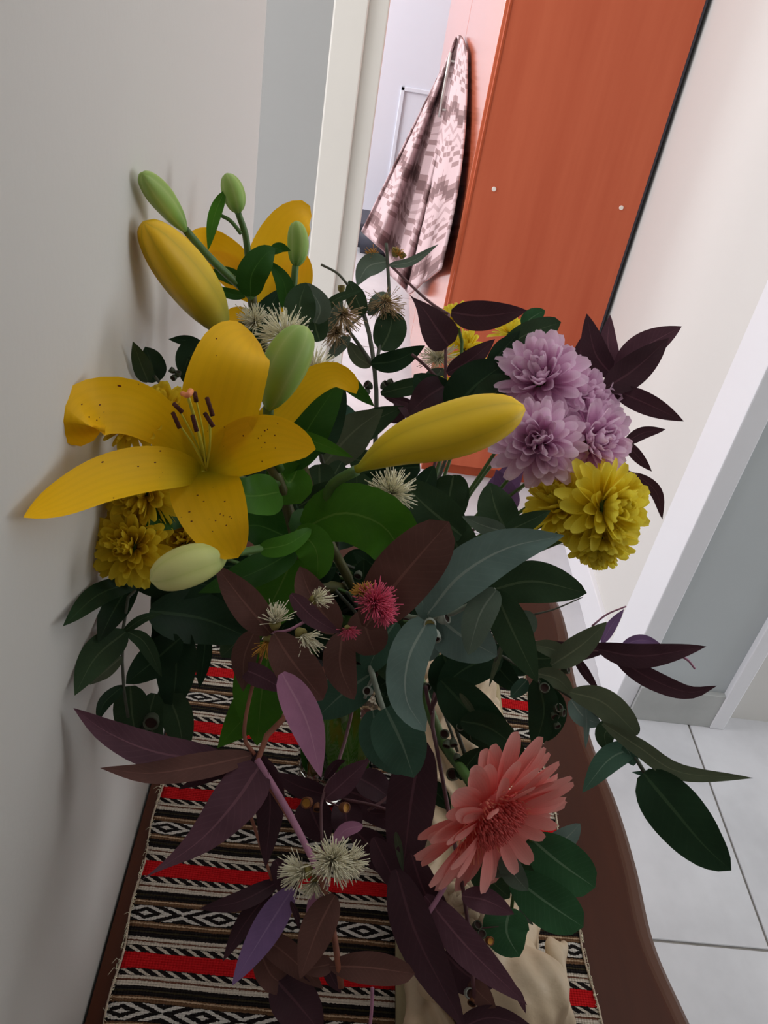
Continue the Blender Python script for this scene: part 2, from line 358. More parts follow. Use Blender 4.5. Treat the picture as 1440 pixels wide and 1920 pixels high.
def towelmat():
    m, nt, b, o = newmat('patterned_towel_cloth'); B = NB(nt); UVc = B.coord('UV'); u, v, _ = B.xyz(UVc)
    P, G, D = lin((190, 166, 168)), lin((116, 92, 92)), lin((146, 120, 120))
    nz = B.m('MULTIPLY', B.m('SUBTRACT', B.noise(UVc, 14, 3), 0.5), 0.012)
    st = B.m('DIVIDE', B.m('FLOOR', B.m('MULTIPLY', B.m('PINGPONG', B.m('ADD', u, 0.03), 0.09), 34)), 34)
    t = B.m('FRACT', B.m('ADD', B.m('MULTIPLY', B.m('ADD', B.m('ADD', v, nz), B.m('MULTIPLY', st, 0.9)), 3.1), 0.25))
    c = B.ramp(t, [(0.0, P), (0.10, D), (0.17, G), (0.30, D), (0.34, P), (0.62, P), (0.66, D), (0.72, P), (0.80, D), (0.86, P)], 'CONSTANT')
    zz = B.m('FRACT', B.m('MULTIPLY', B.m('ADD', v, B.m('MULTIPLY', B.m('PINGPONG', u, 0.045), 0.8)), 22.0))
    k = B.m('MULTIPLY', B.m('LESS_THAN', zz, 0.4), B.m('MULTIPLY', B.m('GREATER_THAN', t, 0.40), B.m('LESS_THAN', t, 0.60)))
    c = B.mix(B.m('MULTIPLY', k, 0.55), c, D); B.lk(c, b.inputs['Base Color']); b.inputs['Roughness'].default_value = 0.95; b.inputs['Specular IOR Level'].default_value = 0.1
    B.bump(B.noise(B.coord('Object'), 320, 2), 0.4, 0.002, b); return m
M['towel'] = towelmat()

# ------------------------------------------------------------------ the building
def build_room():
    fl = struct(box('floor', (-2.2, -3.0, -0.06), (3.6, 5.1, -0.004), M['grout']))
    S, SY = 0.59, 0.585; bm = bmesh.new(); bmesh.ops.create_cube(bm, size=1)
    for v in bm.verts: v.co = Vector((v.co.x * (S - 0.005), v.co.y * (SY - 0.005), v.co.z * 0.012))
    bmesh.ops.bevel(bm, geom=bm.edges[:], offset=0.0012, segments=1, affect='EDGES'); me = bpy.data.meshes.new('tile'); bm.to_mesh(me); bm.free(); me.materials.append(M['tile'])
    for i in range(-3, 3):
        for j in range(-3, 7):
            t = link('tile', me, None, fl, False); t.location = (0.925 + S * (i + 0.5), 0.78 + SY * (j + 0.5), -0.006)
    # left hall wall with its corner, and the stretch beyond
    struct(box('wall_left', (-0.24, -3.0, 0), (WALLX, 0.945, 2.6), M['wall'], bev=0.006))
    struct(box('wall_left_room', (-2.4, 2.25, 0), (-0.108, 2.38, 2.6), M['wall2']))
    struct(box('wall_back_blocker', (-0.24, -0.85, 0), (3.6, -0.75, 2.6), M['wall']))  # unseen, added behind the camera to cut low light from there
    struct(box('wall_right_near', (0.745, -0.75, 0), (0.985, 0.35, 2.6), M['wall']))
    struct(box('wall_side_room_end', (3.5, -0.85, 0), (3.6, 1.46, 2.6), M['wall']))
    struct(box('ceiling_blocker', (-0.24, -0.85, 2.6), (3.6, 0.30, 2.7), M['wall']))  # unseen piece over the near end only, added to darken the lower left wall
    # doorway frame across the hall into the far room
    f = struct(box('door_1', (-0.110, 2.245, 0), (-0.030, 2.38, 2.6), M['frame'], bev=0.004))
    box('door_jamb', (-0.034, 2.262, 0), (0.018, 2.37, 2.1), M['frame'], f, bev=0.004); box('door_lintel', (-0.034, 2.262, 2.1), (0.74, 2.37, 2.6), M['frame'], f)
    # right hall wall: solid stretch, then the opening towards the camera
    struct(box('wall_right', (0.745, 1.335, 0), (0.985, 5.0, 2.6), M['wall']))
    r = struct(box('door_2', (0.775, 1.315, 0), (0.977, 1.34, 2.6), M['reveal'], bev=0.001))
    box('door_casing', (0.73, 1.31, 0), (0.776, 1.435, 2.6), M['casing'], r, bev=0.003)
    box('door_casing', (0.974, 1.298, 0), (1.008, 1.42, 2.6), M['casing'], r, bev=0.003)
    box('skirting_tile', (0.776, 1.302, 0), (0.974, 1.316, 0.104), M['skirt'], r, bev=0.001)
    struct(box('baseboard_right', (0.733, 1.436, 0), (0.746, 2.22, 0.10), M['casing'], bev=0.002))
    struct(box('wall_side_room', (0.985, 1.34, 0), (3.6, 1.46, 2.6), M['wall']))
    # far room
    struct(box('wall_far', (-2.2, 4.75, 0), (0.76, 4.9, 2.6), M['wall']))
    d = struct(box('door_3', (-0.12, 4.70, 0), (0.72, 4.75, 2.05), M['doorw'], bev=0.003))
    for a, b in (((0.15, 4.688, 0.14), (0.17, 4.702, 0.72)), ((0.15, 4.688, 0.70), (0.58, 4.702, 0.72)), ((0.15, 4.688, 0.12), (0.58, 4.702, 0.14))):
        box('panel_moulding', a, b, M['doorw'], d, bev=0.003)
    struct(box('trim_1', (-0.20, 4.69, 0), (-0.12, 4.76, 2.1), M['frame'], bev=0.004))
build_room()

def build_wardrobe():
    t = thing('wardrobe', 'tall cherry-wood wardrobe standing against the right hall wall', 'wardrobe', loc=(0.5, 2.9, 0))
    def b(n, a, c, m, p=None, bev=0.0):
        o = box(n, Vector(a) - Vector(t.location) , Vector(c) - Vector(t.location), m, p or t, bev); return o
    b('side_panel', (0.292, 2.23, 0.05), (0.727, 2.25, 2.15), M['cherry']); b('carcass', (0.305, 2.25, 0.05), (0.722, 4.05, 2.15), M['cherry'])
    b('edge_band', (0.288, 2.228, 0.05), (0.293, 2.25, 2.15), M['cherryedge']); b('plinth', (0.315, 2.26, 0), (0.72, 4.05, 0.05), M['cherryedge'])
    b('shadow_strip', (0.727, 2.234, 0.05), (0.734, 2.26, 2.15), M['gap'])  # no real part: stands in for the shadow between wardrobe and wall
    for i, (y0, y1) in enumerate(((2.254, 3.092), (3.098, 4.05))):
        d = b('door', (0.281, y0, 0.07), (0.299, y1, 2.14), M['cherryfront'], bev=0.001)
        hy = y1 - 0.05 if i == 0 else y0 + 0.05
        if i == 1:
            loc = Vector(t.location); C = [Vector((0.281, hy, 0.92)) - loc, Vector((0.248, hy, 0.92)) - loc, Vector((0.246, hy, 0.90)) - loc]
            for zz in (0.90, 1.05):
                V, Fc, UV = tube_data([Vector((0.282, hy, zz)) - loc, Vector((0.247, hy, zz)) - loc], [0.004] * 2, 8); link('handle_post', mesh('handle_post', V, Fc, UV), M['chrome'], d)
            V, Fc, UV = tube_data([Vector((0.246, hy, z)) - loc for z in (0.875, 0.95, 1.0, 1.075)], [0.006] * 4, 10); link('handle', mesh('handle', V, Fc, UV), M['chrome'], d)
    for x, z in ((0.345, 0.888), (0.682, 0.893)):
        bm = bmesh.new(); bmesh.ops.create_cone(bm, cap_ends=True, segments=20, radius1=0.006, radius2=0.005, depth=0.003, matrix=Matrix.Translation(Vector((x, 2.2288, z)) - Vector(t.location)) @ Matrix.Rotation(math.pi / 2, 4, 'X'))
        bmobj('screw_cap', bm, M['capw'], t)
build_wardrobe()

def build_towel():
    bots = [(0, (678, 434)), (0.2, (702, 456)), (0.34, (722, 474)), (0.42, (728, 512)), (0.72, (768, 552)), (1, (826, 505))]
    def bot(u):
        for (a, p), (b, q) in zip(bots, bots[1:]):
            if u <= b: k = (u - a) / (b - a); return (p[0] + (q[0] - p[0]) * k, p[1] + (q[1] - p[1]) * k)
        return bots[-1][1]
    NU, NV = 60, 50; V, Fc, UV = [], [], []
    for j in range(NV + 1):
        v = j / NV
        for i in range(NU + 1):
            u = i / NU; bx, by = bot(u); tx, ty = 846 + 30 * u, 96 - 30 * math.sin(math.pi * u)
            bow = math.sin(math.pi * v) * (6 * (1 - u) + 16 * u)
            px, py = tx + (bx - tx) * v + bow * (0.9 if u > 0.5 else -0.2), ty + (by - ty) * v
            fold = (math.sin(u * 18.5 + 0.5) * 0.075 + math.sin(u * 37 + v * 2) * 0.014) * (0.2 + 0.8 * v)
            p = onY(px, py, 3.135 + 0.30 * (1 - u) * v + fold + 0.02)
            lim = 0.268 - 0.03 * (0.5 + 0.5 * math.sin(u * 18.5 + 0.5)) * v
            if p.x > lim: rr = ray(px, py); p = CAM + rr * (lim / rr.x)
            V.append(p); UV.append((u * 0.55, v))
    m = NU + 1
    for j in range(NV):
        for i in range(NU): Fc.append((j * m + i, j * m + i + 1, (j + 1) * m + i + 1, (j + 1) * m + i))
    o = link('towel', mesh('towel', V, Fc, UV), M['towel']); tag(o, 'pink and grey patterned towel hanging from the wardrobe door handle', 'towel')
    s = o.modifiers.new('thick', 'SOLIDIFY'); s.thickness = 0.006; s.offset = 0
build_towel()
def build_box():
    t = thing('storage_box', 'dark charcoal box on the far room floor behind the towel', 'box', loc=(0.15, 4.3, 0))
    bm = bmesh.new(); bmesh.ops.create_cube(bm, size=1)
    for v in bm.verts: k = 1.0 if v.co.z > 0 else 0.86; v.co = Vector((v.co.x * 0.30 * k, v.co.y * 0.24 * k, (v.co.z + 0.5) * 0.15))
    bmesh.ops.bevel(bm, geom=bm.edges[:], offset=0.03, segments=4, affect='EDGES'); bmobj('body', bm, M['charcoal'], t, True)
    box('lid', (-0.156, -0.126, 0.14), (0.156, 0.126, 0.165), M['charcoal'], t, bev=0.01)
build_box()

# ------------------------------------------------------------------ console table and runner
def build_table():
    t = thing('console_table', 'dark wood console table with wavy front edge along the wall', 'table', loc=(0.1, 0.3, 0)); L = Vector(t.location)
    ctl = [(0.330, -0.45), (0.322, -0.25), (0.345, -0.05), (0.350, 0.10), (0.338, 0.20), (0.318, 0.283), (0.306, 0.341), (0.307, 0.405), (0.304, 0.468), (0.294, 0.539), (0.292, 0.633), (0.296, 0.70), (0.290, 0.752), (0.262, 0.785), (0.20, 0.80)]
    front = catmull([Vector((x, y, 0)) for x, y in ctl], 110)
    outline = front + [Vector((-0.108, 0.80, 0)), Vector((-0.108, -0.45, 0))]
    nf = len(front)
    def ring(off, z):
        R = []
        for i, p in enumerate(outline):
            if i < nf:
                tt = (front[min(i + 1, nf - 1)] - front[max(i - 1, 0)]).normalized(); n = Vector((tt.y, -tt.x, 0)); R.append(p + n * off + Vector((0, 0, z)))
            else: R.append(p + Vector((0, 0, z)))
        return R
    def loft(name, rings, mat, cap=True, sm=False):
        V, Fc = [], []; n = len(rings[0])
        for r in rings: V += [v - L for v in r]
        for k in range(len(rings) - 1):
            for i in range(n): j = (i + 1) % n; Fc.append((k * n + i, k * n + j, (k + 1) * n + j, (k + 1) * n + i))
        if cap: Fc.append(tuple(range(n - 1, -1, -1))); Fc.append(tuple((len(rings) - 1) * n + i for i in range(n)))
        me = mesh(name, V, Fc); return link(name, me, mat, t, sm)
    loft('table_top', [ring(-0.002, 0.772), ring(-0.003, 0.792), ring(-0.011, 0.7995), ring(-0.013, 0.80)], M['table'])
    loft('edge_moulding', [ring(-0.03, 0.764), ring(0.003, 0.766), ring(0.007, 0.773), ring(0.007, 0.785), ring(0.004, 0.792), ring(-0.001, 0.7965), ring(-0.008, 0.7990), ring(-0.0115, 0.7995), ring(-0.0118, 0.797)], M['tableedge'], cap=False)
    loft('apron', [ring(-0.03, 0.66), ring(-0.03, 0.766)], M['table'])
    for x, y in ((-0.08, -0.40), (-0.08, 0.75), (0.25, -0.40), (0.245, 0.745)):
        C = [Vector((x, y, z)) - L for z in (0.0, 0.03, 0.08, 0.25, 0.45, 0.6, 0.70)]; V, Fc, UV = tube_data(C, [0.016, 0.019, 0.013, 0.016, 0.021, 0.027, 0.028], 16); link('leg', mesh('leg', V, Fc, UV), M['table'], t)
build_table()
def build_runner():
    NU, NV = 60, 160; V, Fc = [], []
    y0, y1 = -0.15, 0.735
    for j in range(NV + 1):
        y = y0 + (y1 - y0) * j / NV
        for i in range(NU + 1):
            u = i / NU; xl = -0.095 - 0.022 * (y - 0.253); xr = 0.248 - 0.036 * (y - 0.279)
            xl += 0.0012 * math.sin(y * 90); xr += 0.0015 * math.sin(y * 70 + 1)
            x = xl + (xr - xl) * u; z = TZ + 0.0028 + 0.0012 * math.sin(y * 48 + x * 9) * math.sin(x * 22 + 1)
            V.append((x, y, z))
    m = NU + 1
    for j in range(NV):
        for i in range(NU): Fc.append((j * m + i, j * m + i + 1, (j + 1) * m + i + 1, (j + 1) * m + i))
    t = thing('table_runner', 'red, black and white striped woven runner on the console table', 'table runner')
    o = link('cloth', mesh('cloth', V, Fc), M['runner'], t); s = o.modifiers.new('thick', 'SOLIDIFY'); s.thickness = 0.0022; s.offset = -1
    # frayed threads along both long edges
    TV, TF = [], []
    for side in (0, 1):
        for k in range(420):
            y = uni(-0.1, 0.73); xl = -0.095 - 0.022 * (y - 0.253); xr = 0.248 - 0.036 * (y - 0.279)
            x = xl if side == 0 else xr; sg = -1 if side == 0 else 1
            ln = uni(0.0004, 0.0016) if rnd() < 0.95 else uni(0.003, 0.006)
            C = [Vector((x - sg * 0.001, y, TZ + 0.004)), Vector((x + sg * ln * 0.5, y + uni(-.002, .002), TZ + 0.0042)), Vector((x + sg * ln, y + uni(-.004, .004), TZ + 0.0028))]
            v, f, _ = tube_data(C, [0.0002] * 3, 4); b = len(TV); TV += v; TF += [tuple(i + b for i in q) for q in f]
    for side in (0, 1):
        C = []
        for k in range(220):
            y = -0.14 + 0.87 * k / 219; C.append(Vector(((-0.095 - 0.022 * (y - 0.253) + 0.0012 * math.sin(y * 90)) if side == 0 else (0.248 - 0.036 * (y - 0.279) + 0.0015 * math.sin(y * 70 + 1)), y, TZ + 0.0032 + 0.0003 * math.sin(k * 1.9))))
        v, f, uv = tube_data(C, [0.0008] * len(C), 6); link('selvage_cord', mesh('selvage_cord', v, f, uv), M['st_cord'], t)
    o = link('fringe', mesh('fringe', TV, TF), M['cream'], t); o['kind'] = 'stuff'
build_runner()

# ------------------------------------------------------------------ statue
def build_statue():
    t = thing('statuette', 'cream resin statuette of a draped crouching figure on oblong base', 'statuette', loc=(0.16, 0.42, TZ + 0.006)); L = Vector(t.location)
    bm = bmesh.new(); bmesh.ops.create_cube(bm, size=1)
    for v in bm.verts: v.co = Vector((v.co.x * 0.104 - 0.0105, v.co.y * 0.40, (v.co.z + 0.5) * 0.022))
    bmesh.ops.bevel(bm, geom=bm.edges[:], offset=0.008, segments=4, affect='EDGES'); bmobj('base', bm, M['stone2'], t, True)
    def blobs(name, items, mat, vox, disp):
        bm = bmesh.new()
        for a, b, ra, rb in items:
            a, b = Vector(a), Vector(b); n = max(2, int((b - a).length / (min(ra, rb) * 0.35)) + 1)
            for i in range(n):
                k = i / (n - 1); bmesh.ops.create_icosphere(bm, subdivisions=2, radius=ra + (rb - ra) * k, matrix=Matrix.Translation(a.lerp(b, k)))
        me = bpy.data.meshes.new(name); bm.to_mesh(me); bm.free(); tmp = bpy.data.objects.new(name + '_tmp', me); COL.objects.link(tmp)
        r = tmp.modifiers.new('r', 'REMESH'); r.mode = 'VOXEL'; r.voxel_size = vox; s = tmp.modifiers.new('s', 'SMOOTH'); s.iterations = 5; s.factor = 0.5
        dg = bpy.context.evaluated_depsgraph_get(); me2 = bpy.data.meshes.new_from_object(tmp.evaluated_get(dg)); bpy.data.objects.remove(tmp)
        if disp:
            nr = [v.normal.copy() for v in me2.vertices]
            for v, n in zip(me2.vertices, nr): v.co += n * disp(v.co)
        me2.name = name; return link(name, me2, mat, t)
    # figure: pelvis on the rock, bent forward, head turned down, arm and knee towards the front edge
    fig = [((0.0, -0.13, 0.03), (0.002, -0.165, 0.062), 0.036, 0.034), ((-0.012, -0.165, 0.066), (0.018, -0.160, 0.066), 0.027, 0.026), ((-0.012, -0.158, 0.082), (-0.022, -0.138, 0.100), 0.013, 0.011), ((-0.024, -0.132, 0.104), (-0.030, -0.126, 0.108), 0.0165, 0.017), ((-0.020, -0.114, 0.098), (-0.024, -0.112, 0.092), 0.008, 0.006),
           ((0.026, -0.164, 0.066), (0.044, -0.166, 0.036), 0.013, 0.011), ((0.044, -0.166, 0.036), (0.046, -0.130, 0.040), 0.010, 0.007), ((0.046, -0.128, 0.041), (0.050, -0.116, 0.040), 0.0065, 0.005), ((0.043, -0.126, 0.043), (0.045, -0.112, 0.041), 0.005, 0.004), ((0.052, -0.124, 0.037), (0.056, -0.112, 0.035), 0.005, 0.004),
           ((-0.028, -0.166, 0.062), (-0.044, -0.150, 0.040), 0.012, 0.010), ((0.01, -0.12, 0.03), (0.03, -0.05, 0.034), 0.026, 0.018), ((0.03, -0.05, 0.034), (0.034, 0.0, 0.02), 0.017, 0.012)]
    blobs('figure', fig, M['stone'], 0.0024, lambda c: 0.0008 * math.sin(c.x * 300 + c.y * 200))
    def fold(c): return 0.0060 * math.sin(c.x * 300 + 5 * math.sin(c.y * 34) + c.z * 90) + 0.003 * math.sin(c.y * 150 + c.x * 90 + 2 * math.sin(c.z * 80))
    dr = [((-0.034, -0.175, 0.022), (-0.03, -0.06, 0.028), 0.022, 0.026), ((-0.01, -0.185, 0.02), (0.03, -0.175, 0.02), 0.018, 0.016), ((0.030, -0.165, 0.018), (0.026, -0.07, 0.02), 0.014, 0.014), ((-0.025, -0.06, 0.03), (0.0, 0.06, 0.04), 0.028, 0.034), ((-0.006, 0.06, 0.04), (-0.008, 0.16, 0.03), 0.032, 0.022), ((0.005, -0.02, 0.03), (0.008, 0.10, 0.03), 0.026, 0.022),
          ((0.005, 0.05, 0.05), (0.0, 0.12, 0.06), 0.022, 0.016), ((-0.035, 0.0, 0.028), (-0.03, 0.12, 0.024), 0.02, 0.016)]
    blobs('drapery', dr, M['stone'], 0.0026, fold)
    hv = []
    bm = bmesh.new()
    for k in range(70):
        a = uni(0, 6.283); e = uni(-0.2, 1.5); d = Vector((math.cos(a) * math.cos(e), math.sin(a) * math.cos(e), math.sin(e)))
        c = Vector((-0.028, -0.129, 0.107)) + d * 0.0175
        if d.y > 0.5 and d.z < 0.5: continue
        bmesh.ops.create_icosphere(bm, subdivisions=1, radius=uni(0.0035, 0.0052), matrix=Matrix.Translation(c))
    bmobj('hair_curls', bm, M['stone'], t, True)
build_statue()

# ------------------------------------------------------------------ vase
VB = Vector((0.043, 0.455, TZ + 0.004)); VH = 0.20
def build_vase():
    t = thing('glass_vase', 'clear ribbed glass vase holding the bouquet', 'vase', loc=VB)
    prof = [(0.0, 0), (0.026, 0.0), (0.030, 0.004), (0.031, 0.03), (0.034, 0.09), (0.038, 0.15), (0.046, VH), (0.0445, VH + 0.002), (0.043, VH), (0.035, 0.15), (0.031, 0.09), (0.028, 0.03), (0.026, 0.014), (0.0, 0.012)]
    seg = 48; V, Fc = [], []
    for r, z in prof:
        for k in range(seg):
            a = 2 * math.pi * k / seg; rr = r * (1 + (0.025 * math.cos(a * 16) if 0.02 < z < VH - 0.01 else 0)); V.append((rr * math.cos(a), rr * math.sin(a), z))
    for i in range(len(prof) - 1):
        for k in range(seg): k2 = (k + 1) % seg; Fc.append((i * seg + k, i * seg + k2, (i + 1) * seg + k2, (i + 1) * seg + k))
    me = mesh('vase_body', V, Fc); bm = bmesh.new(); bm.from_mesh(me); bmesh.ops.remove_doubles(bm, verts=bm.verts, dist=1e-5); bmesh.ops.recalc_face_normals(bm, faces=bm.faces); bm.to_mesh(me); bm.free()
    link('vase_body', me, M['glass'], t)
build_vase()
_vk = [0]
def vase_pts():
    """a stem's last stretch: through the mouth of the vase and down to its floor"""
    _vk[0] += 1; a = _vk[0] * 2.399; r = 0.8 * math.sqrt((_vk[0] % 13 + 0.5) / 13)
    m = VB + Vector((math.cos(a) * 0.038 * r, math.sin(a) * 0.038 * r, VH + 0.005)); b = VB + Vector((math.cos(a + 2.6) * 0.017 * r, math.sin(a + 2.6) * 0.017 * r, 0.018))
    return [b, (b + m) / 2, m]
def vstem(parent, pts, r0, r1, mat, name='stem'):
    """pts run from the flower down; the stem goes on into the vase"""
    return stem(parent, vase_pts() + [P3(p) for p in pts][::-1], r0, r1, mat, name, n=26)

# ------------------------------------------------------------------ flower parts
def bud(parent, mat, wpx, *pts, name='bud', a=0.55, b=0.55, grooves=3):
    P = [P3(p) for p in pts]; n = 22; C = catmull(P, n); d = sum(dep(p) for p in P) / len(P); m = a / (a + b); pk = m ** a * (1 - m) ** b; R = []
    for i in range(n + 1):
        t = i / n; R.append(wpx * 0.5 * d / F * max(0.10 if t > 0.5 else 0.16, (t ** a) * ((1 - t) ** b) / pk))
    V, Fc, UV = tube_data(C, R, 24, lambda an, t: 1 + 0.085 * math.cos(an * grooves) - 0.035 * (abs(math.sin(an * 3)) < 0.2))
    return link(name, mesh(name, V, Fc, UV), mat, parent)
def hairs(C, n, L, mat, parent, axis, spread, name='stamens', r=0.00028, jitter=0.25, droop=0.15):
    TV, TF = [], []; q = Vector((0, 0, 1)).rotation_difference(axis)
    for k in range(n):
        ph = k * 2.39996; ct = 1 - (1 - math.cos(spread)) * ((k + 0.5) / n); st = math.sqrt(max(0, 1 - ct * ct))
        d = q @ Vector((st * math.cos(ph), st * math.sin(ph), ct)); d = (d + Vector((uni(-1, 1), uni(-1, 1), uni(-1, 1))) * jitter).normalized()
        l = L * uni(0.75, 1.1); side = Vector((uni(-1, 1), uni(-1, 1), uni(-1, 1))) * l * droop
        v, f, _ = tube_data([C + d * l * 0.12, C + d * l * 0.6 + side * 0.4, C + d * l + side], [r * 1.2, r, r * 1.5], 4)
        b = len(TV); TV += v; TF += [tuple(i + b for i in x) for x in f]
    o = link(name, mesh(name, TV, TF), mat, parent); o['kind'] = 'stuff'; return o
def lathe(name, C, axis, prof, mat, parent, seg=14):
    q = Vector((0, 0, 1)).rotation_difference(axis); V, Fc = [], []
    for r, z in prof:
        for k in range(seg): a = 2 * math.pi * k / seg; V.append(C + q @ Vector((r * math.cos(a), r * math.sin(a), z)))
    for i in range(len(prof) - 1):
        for k in range(seg): k2 = (k + 1) % seg; Fc.append((i * seg + k, i * seg + k2, (i + 1) * seg + k2, (i + 1) * seg + k))
    return link(name, mesh(name, V, Fc), mat, parent)
def blossom(parent, px, py, d, rpx, nd, mat='cream', n=110, spread=1.35, cup='cup', cupk=0.34):
    C = at(px, py, d); ax = camdir(*nd); R = rpx * d / F; k = R * cupk
    o = lathe('blossom', C, ax, [(0.0, -k * 1.3), (k * 0.6, -k * 1.1), (k, -k * 0.3), (k * 0.95, k * 0.1), (k * 0.5, k * 0.2), (0, k * 0.2)], M[cup], parent)
    hairs(C, int(n * 1.7), R * 1.12, M[mat], o, ax, spread, r=0.00017, droop=0.28)
def nut(parent, px, py, d, rpx, nd, mat='nut_dark', mouth='nut_in'):
    C = at(px, py, d); ax = camdir(*nd); r = rpx * d / F
    o = lathe('gumnut', C, ax, [(0.0, -r * 1.5), (r * 0.35, -r * 1.4), (r * 0.85, -r * 0.7), (r, 0), (r * 0.92, r * 0.45), (r, r * 0.55), (r * 0.8, r * 0.6), (r * 0.72, r * 0.35)], M[mat], parent)
    lathe('nut_mouth', C, ax, [(r * 0.74, r * 0.4), (r * 0.4, r * 0.25), (0, r * 0.32)], M[mouth], o, 12)
def nuts(parent, L, d, r, mat='nut_dark'):
    for x, y in L: nut(parent, x, y, d, r * uni(0.85, 1.15), (uni(-.7, .7), uni(-.7, .7), uni(.2, 1)), mat)
def petal_mesh(name, wid, cup, curl, mat, blunt=0.5, n=9, cols=4, notch=0.0):
    """a petal one unit long that grows along +Y and faces +Z"""
    V, Fc, UV = [], [], []
    for i in range(n + 1):
        t = i / n; w = wid * 0.5 * max(0.10, ((0.03 + t * 0.95) ** 0.75) * ((1 - 0.97 * t) ** blunt) * 1.75)
        ang = curl * t; y = t * (1 - 0.12 * abs(curl) * t); z = curl * 0.5 * t * t
        for k in range(cols + 1):
            u = 2 * k / cols - 1; V.append((u * w, y - (notch * 0.1 * (1 - abs(u)) if i == n else 0), z + cup * w * u * u)); UV.append((k / cols, t))
    m = cols + 1
    for i in range(n):
        for k in range(cols): Fc.append((i * m + k, i * m + k + 1, (i + 1) * m + k + 1, (i + 1) * m + k))
    me = mesh(name, V, Fc, UV); me.materials.append(mat); me.polygons.foreach_set('use_smooth', [True] * len(me.polygons)); return me
def place_petal(me, parent, root, d, face, length, wk=1.0, name='petal'):
    o = bpy.data.objects.new(name, me); COL.objects.link(o); o.parent = parent
    y = d.normalized(); z = (face - y * face.dot(y)); z = z.normalized() if z.length > 1e-4 else y.orthogonal().normalized(); x = y.cross(z)
    o.matrix_local = Matrix(((x.x * length * wk, y.x * length, z.x * length, root.x), (x.y * length * wk, y.y * length, z.y * length, root.y), (x.z * length * wk, y.z * length, z.z * length, root.z), (0, 0, 0, 1)))
    return o
PM = {}
for key, mm in (('y', 'mum_y'), ('yd', 'mum_yd'), ('l', 'mum_l')):
    PM[key] = [petal_mesh('petal', 0.46, 0.8, 0.60, M[mm], 0.5), petal_mesh('petal', 0.46, 0.6, 0.42, M[mm], 0.5), petal_mesh('petal', 0.44, 0.45, 0.22, M[mm], 0.52), petal_mesh('petal', 0.42, 0.4, -0.12, M[mm], 0.52)]
def mum(name, label, cat, group, kind, px, py, d, rpx, nd, via, stemk=4.0, rows=None, dark=False, leaves=()):
    t = thing(name, label, cat, group); C = at(px, py, d); n = camdir(*nd); R = rpx * d / F
    if C.x - R * 0.8 < WALLX: C = C + Vector((WALLX + R * 0.8 - C.x, 0, 0))
    root = C - n * R * 0.45
    h = lathe('flower_head', root, n, [(0.0, -R * 0.16), (R * 0.14, -R * 0.12), (R * 0.22, R * 0.05), (R * 0.2, R * 0.2), (0, R * 0.28)], M['st_green'] if not dark else M['st_green'], t)
    q = Vector((0, 0, 1)).rotation_difference(n); rows = rows or [(12, 5), (26, 9), (40, 12), (54, 14), (68, 16), (82, 16), (96, 14), (108, 9)]
    for ri, (th, cnt) in enumerate(rows):
        for k in range(cnt):
            a = 2 * math.pi * (k + 0.5 * (ri % 2)) / cnt + uni(-0.14, 0.14); e = math.radians(th + uni(-10, 10))
            dd = q @ Vector((math.sin(e) * math.cos(a), math.sin(e) * math.sin(a), math.cos(e))); fl = ri / (len(rows) - 1)
            mi = 0 if fl < 0.25 else 1 if fl < 0.55 else 2 if fl < 0.8 else 3
            L = R * (0.72 + 0.36 * fl) * uni(0.88, 1.1)
            mi = min(3, max(0, mi + (1 if rnd() < 0.2 else -1 if rnd() < 0.2 else 0)))
            face = (n + Vector((uni(-1, 1), uni(-1, 1), uni(-1, 1))) * 0.35) if th > 25 else (q @ Vector((-math.cos(a), -math.sin(a), 0.2)))
            place_petal(PM[kind][mi], h, root + dd * R * 0.14, dd, face, L, uni(0.9, 1.15))
    vstem(t, [tuple(p) for p in via[::-1]][::-1] if False else ([root - n * R * 0.1] + [P3(p) for p in via]), stemk, stemk * 0.85, M['st_green'])
    for lf in leaves: leaf(t, M[lf[0]], lf[1], lf[2], *lf[3:])
    return t

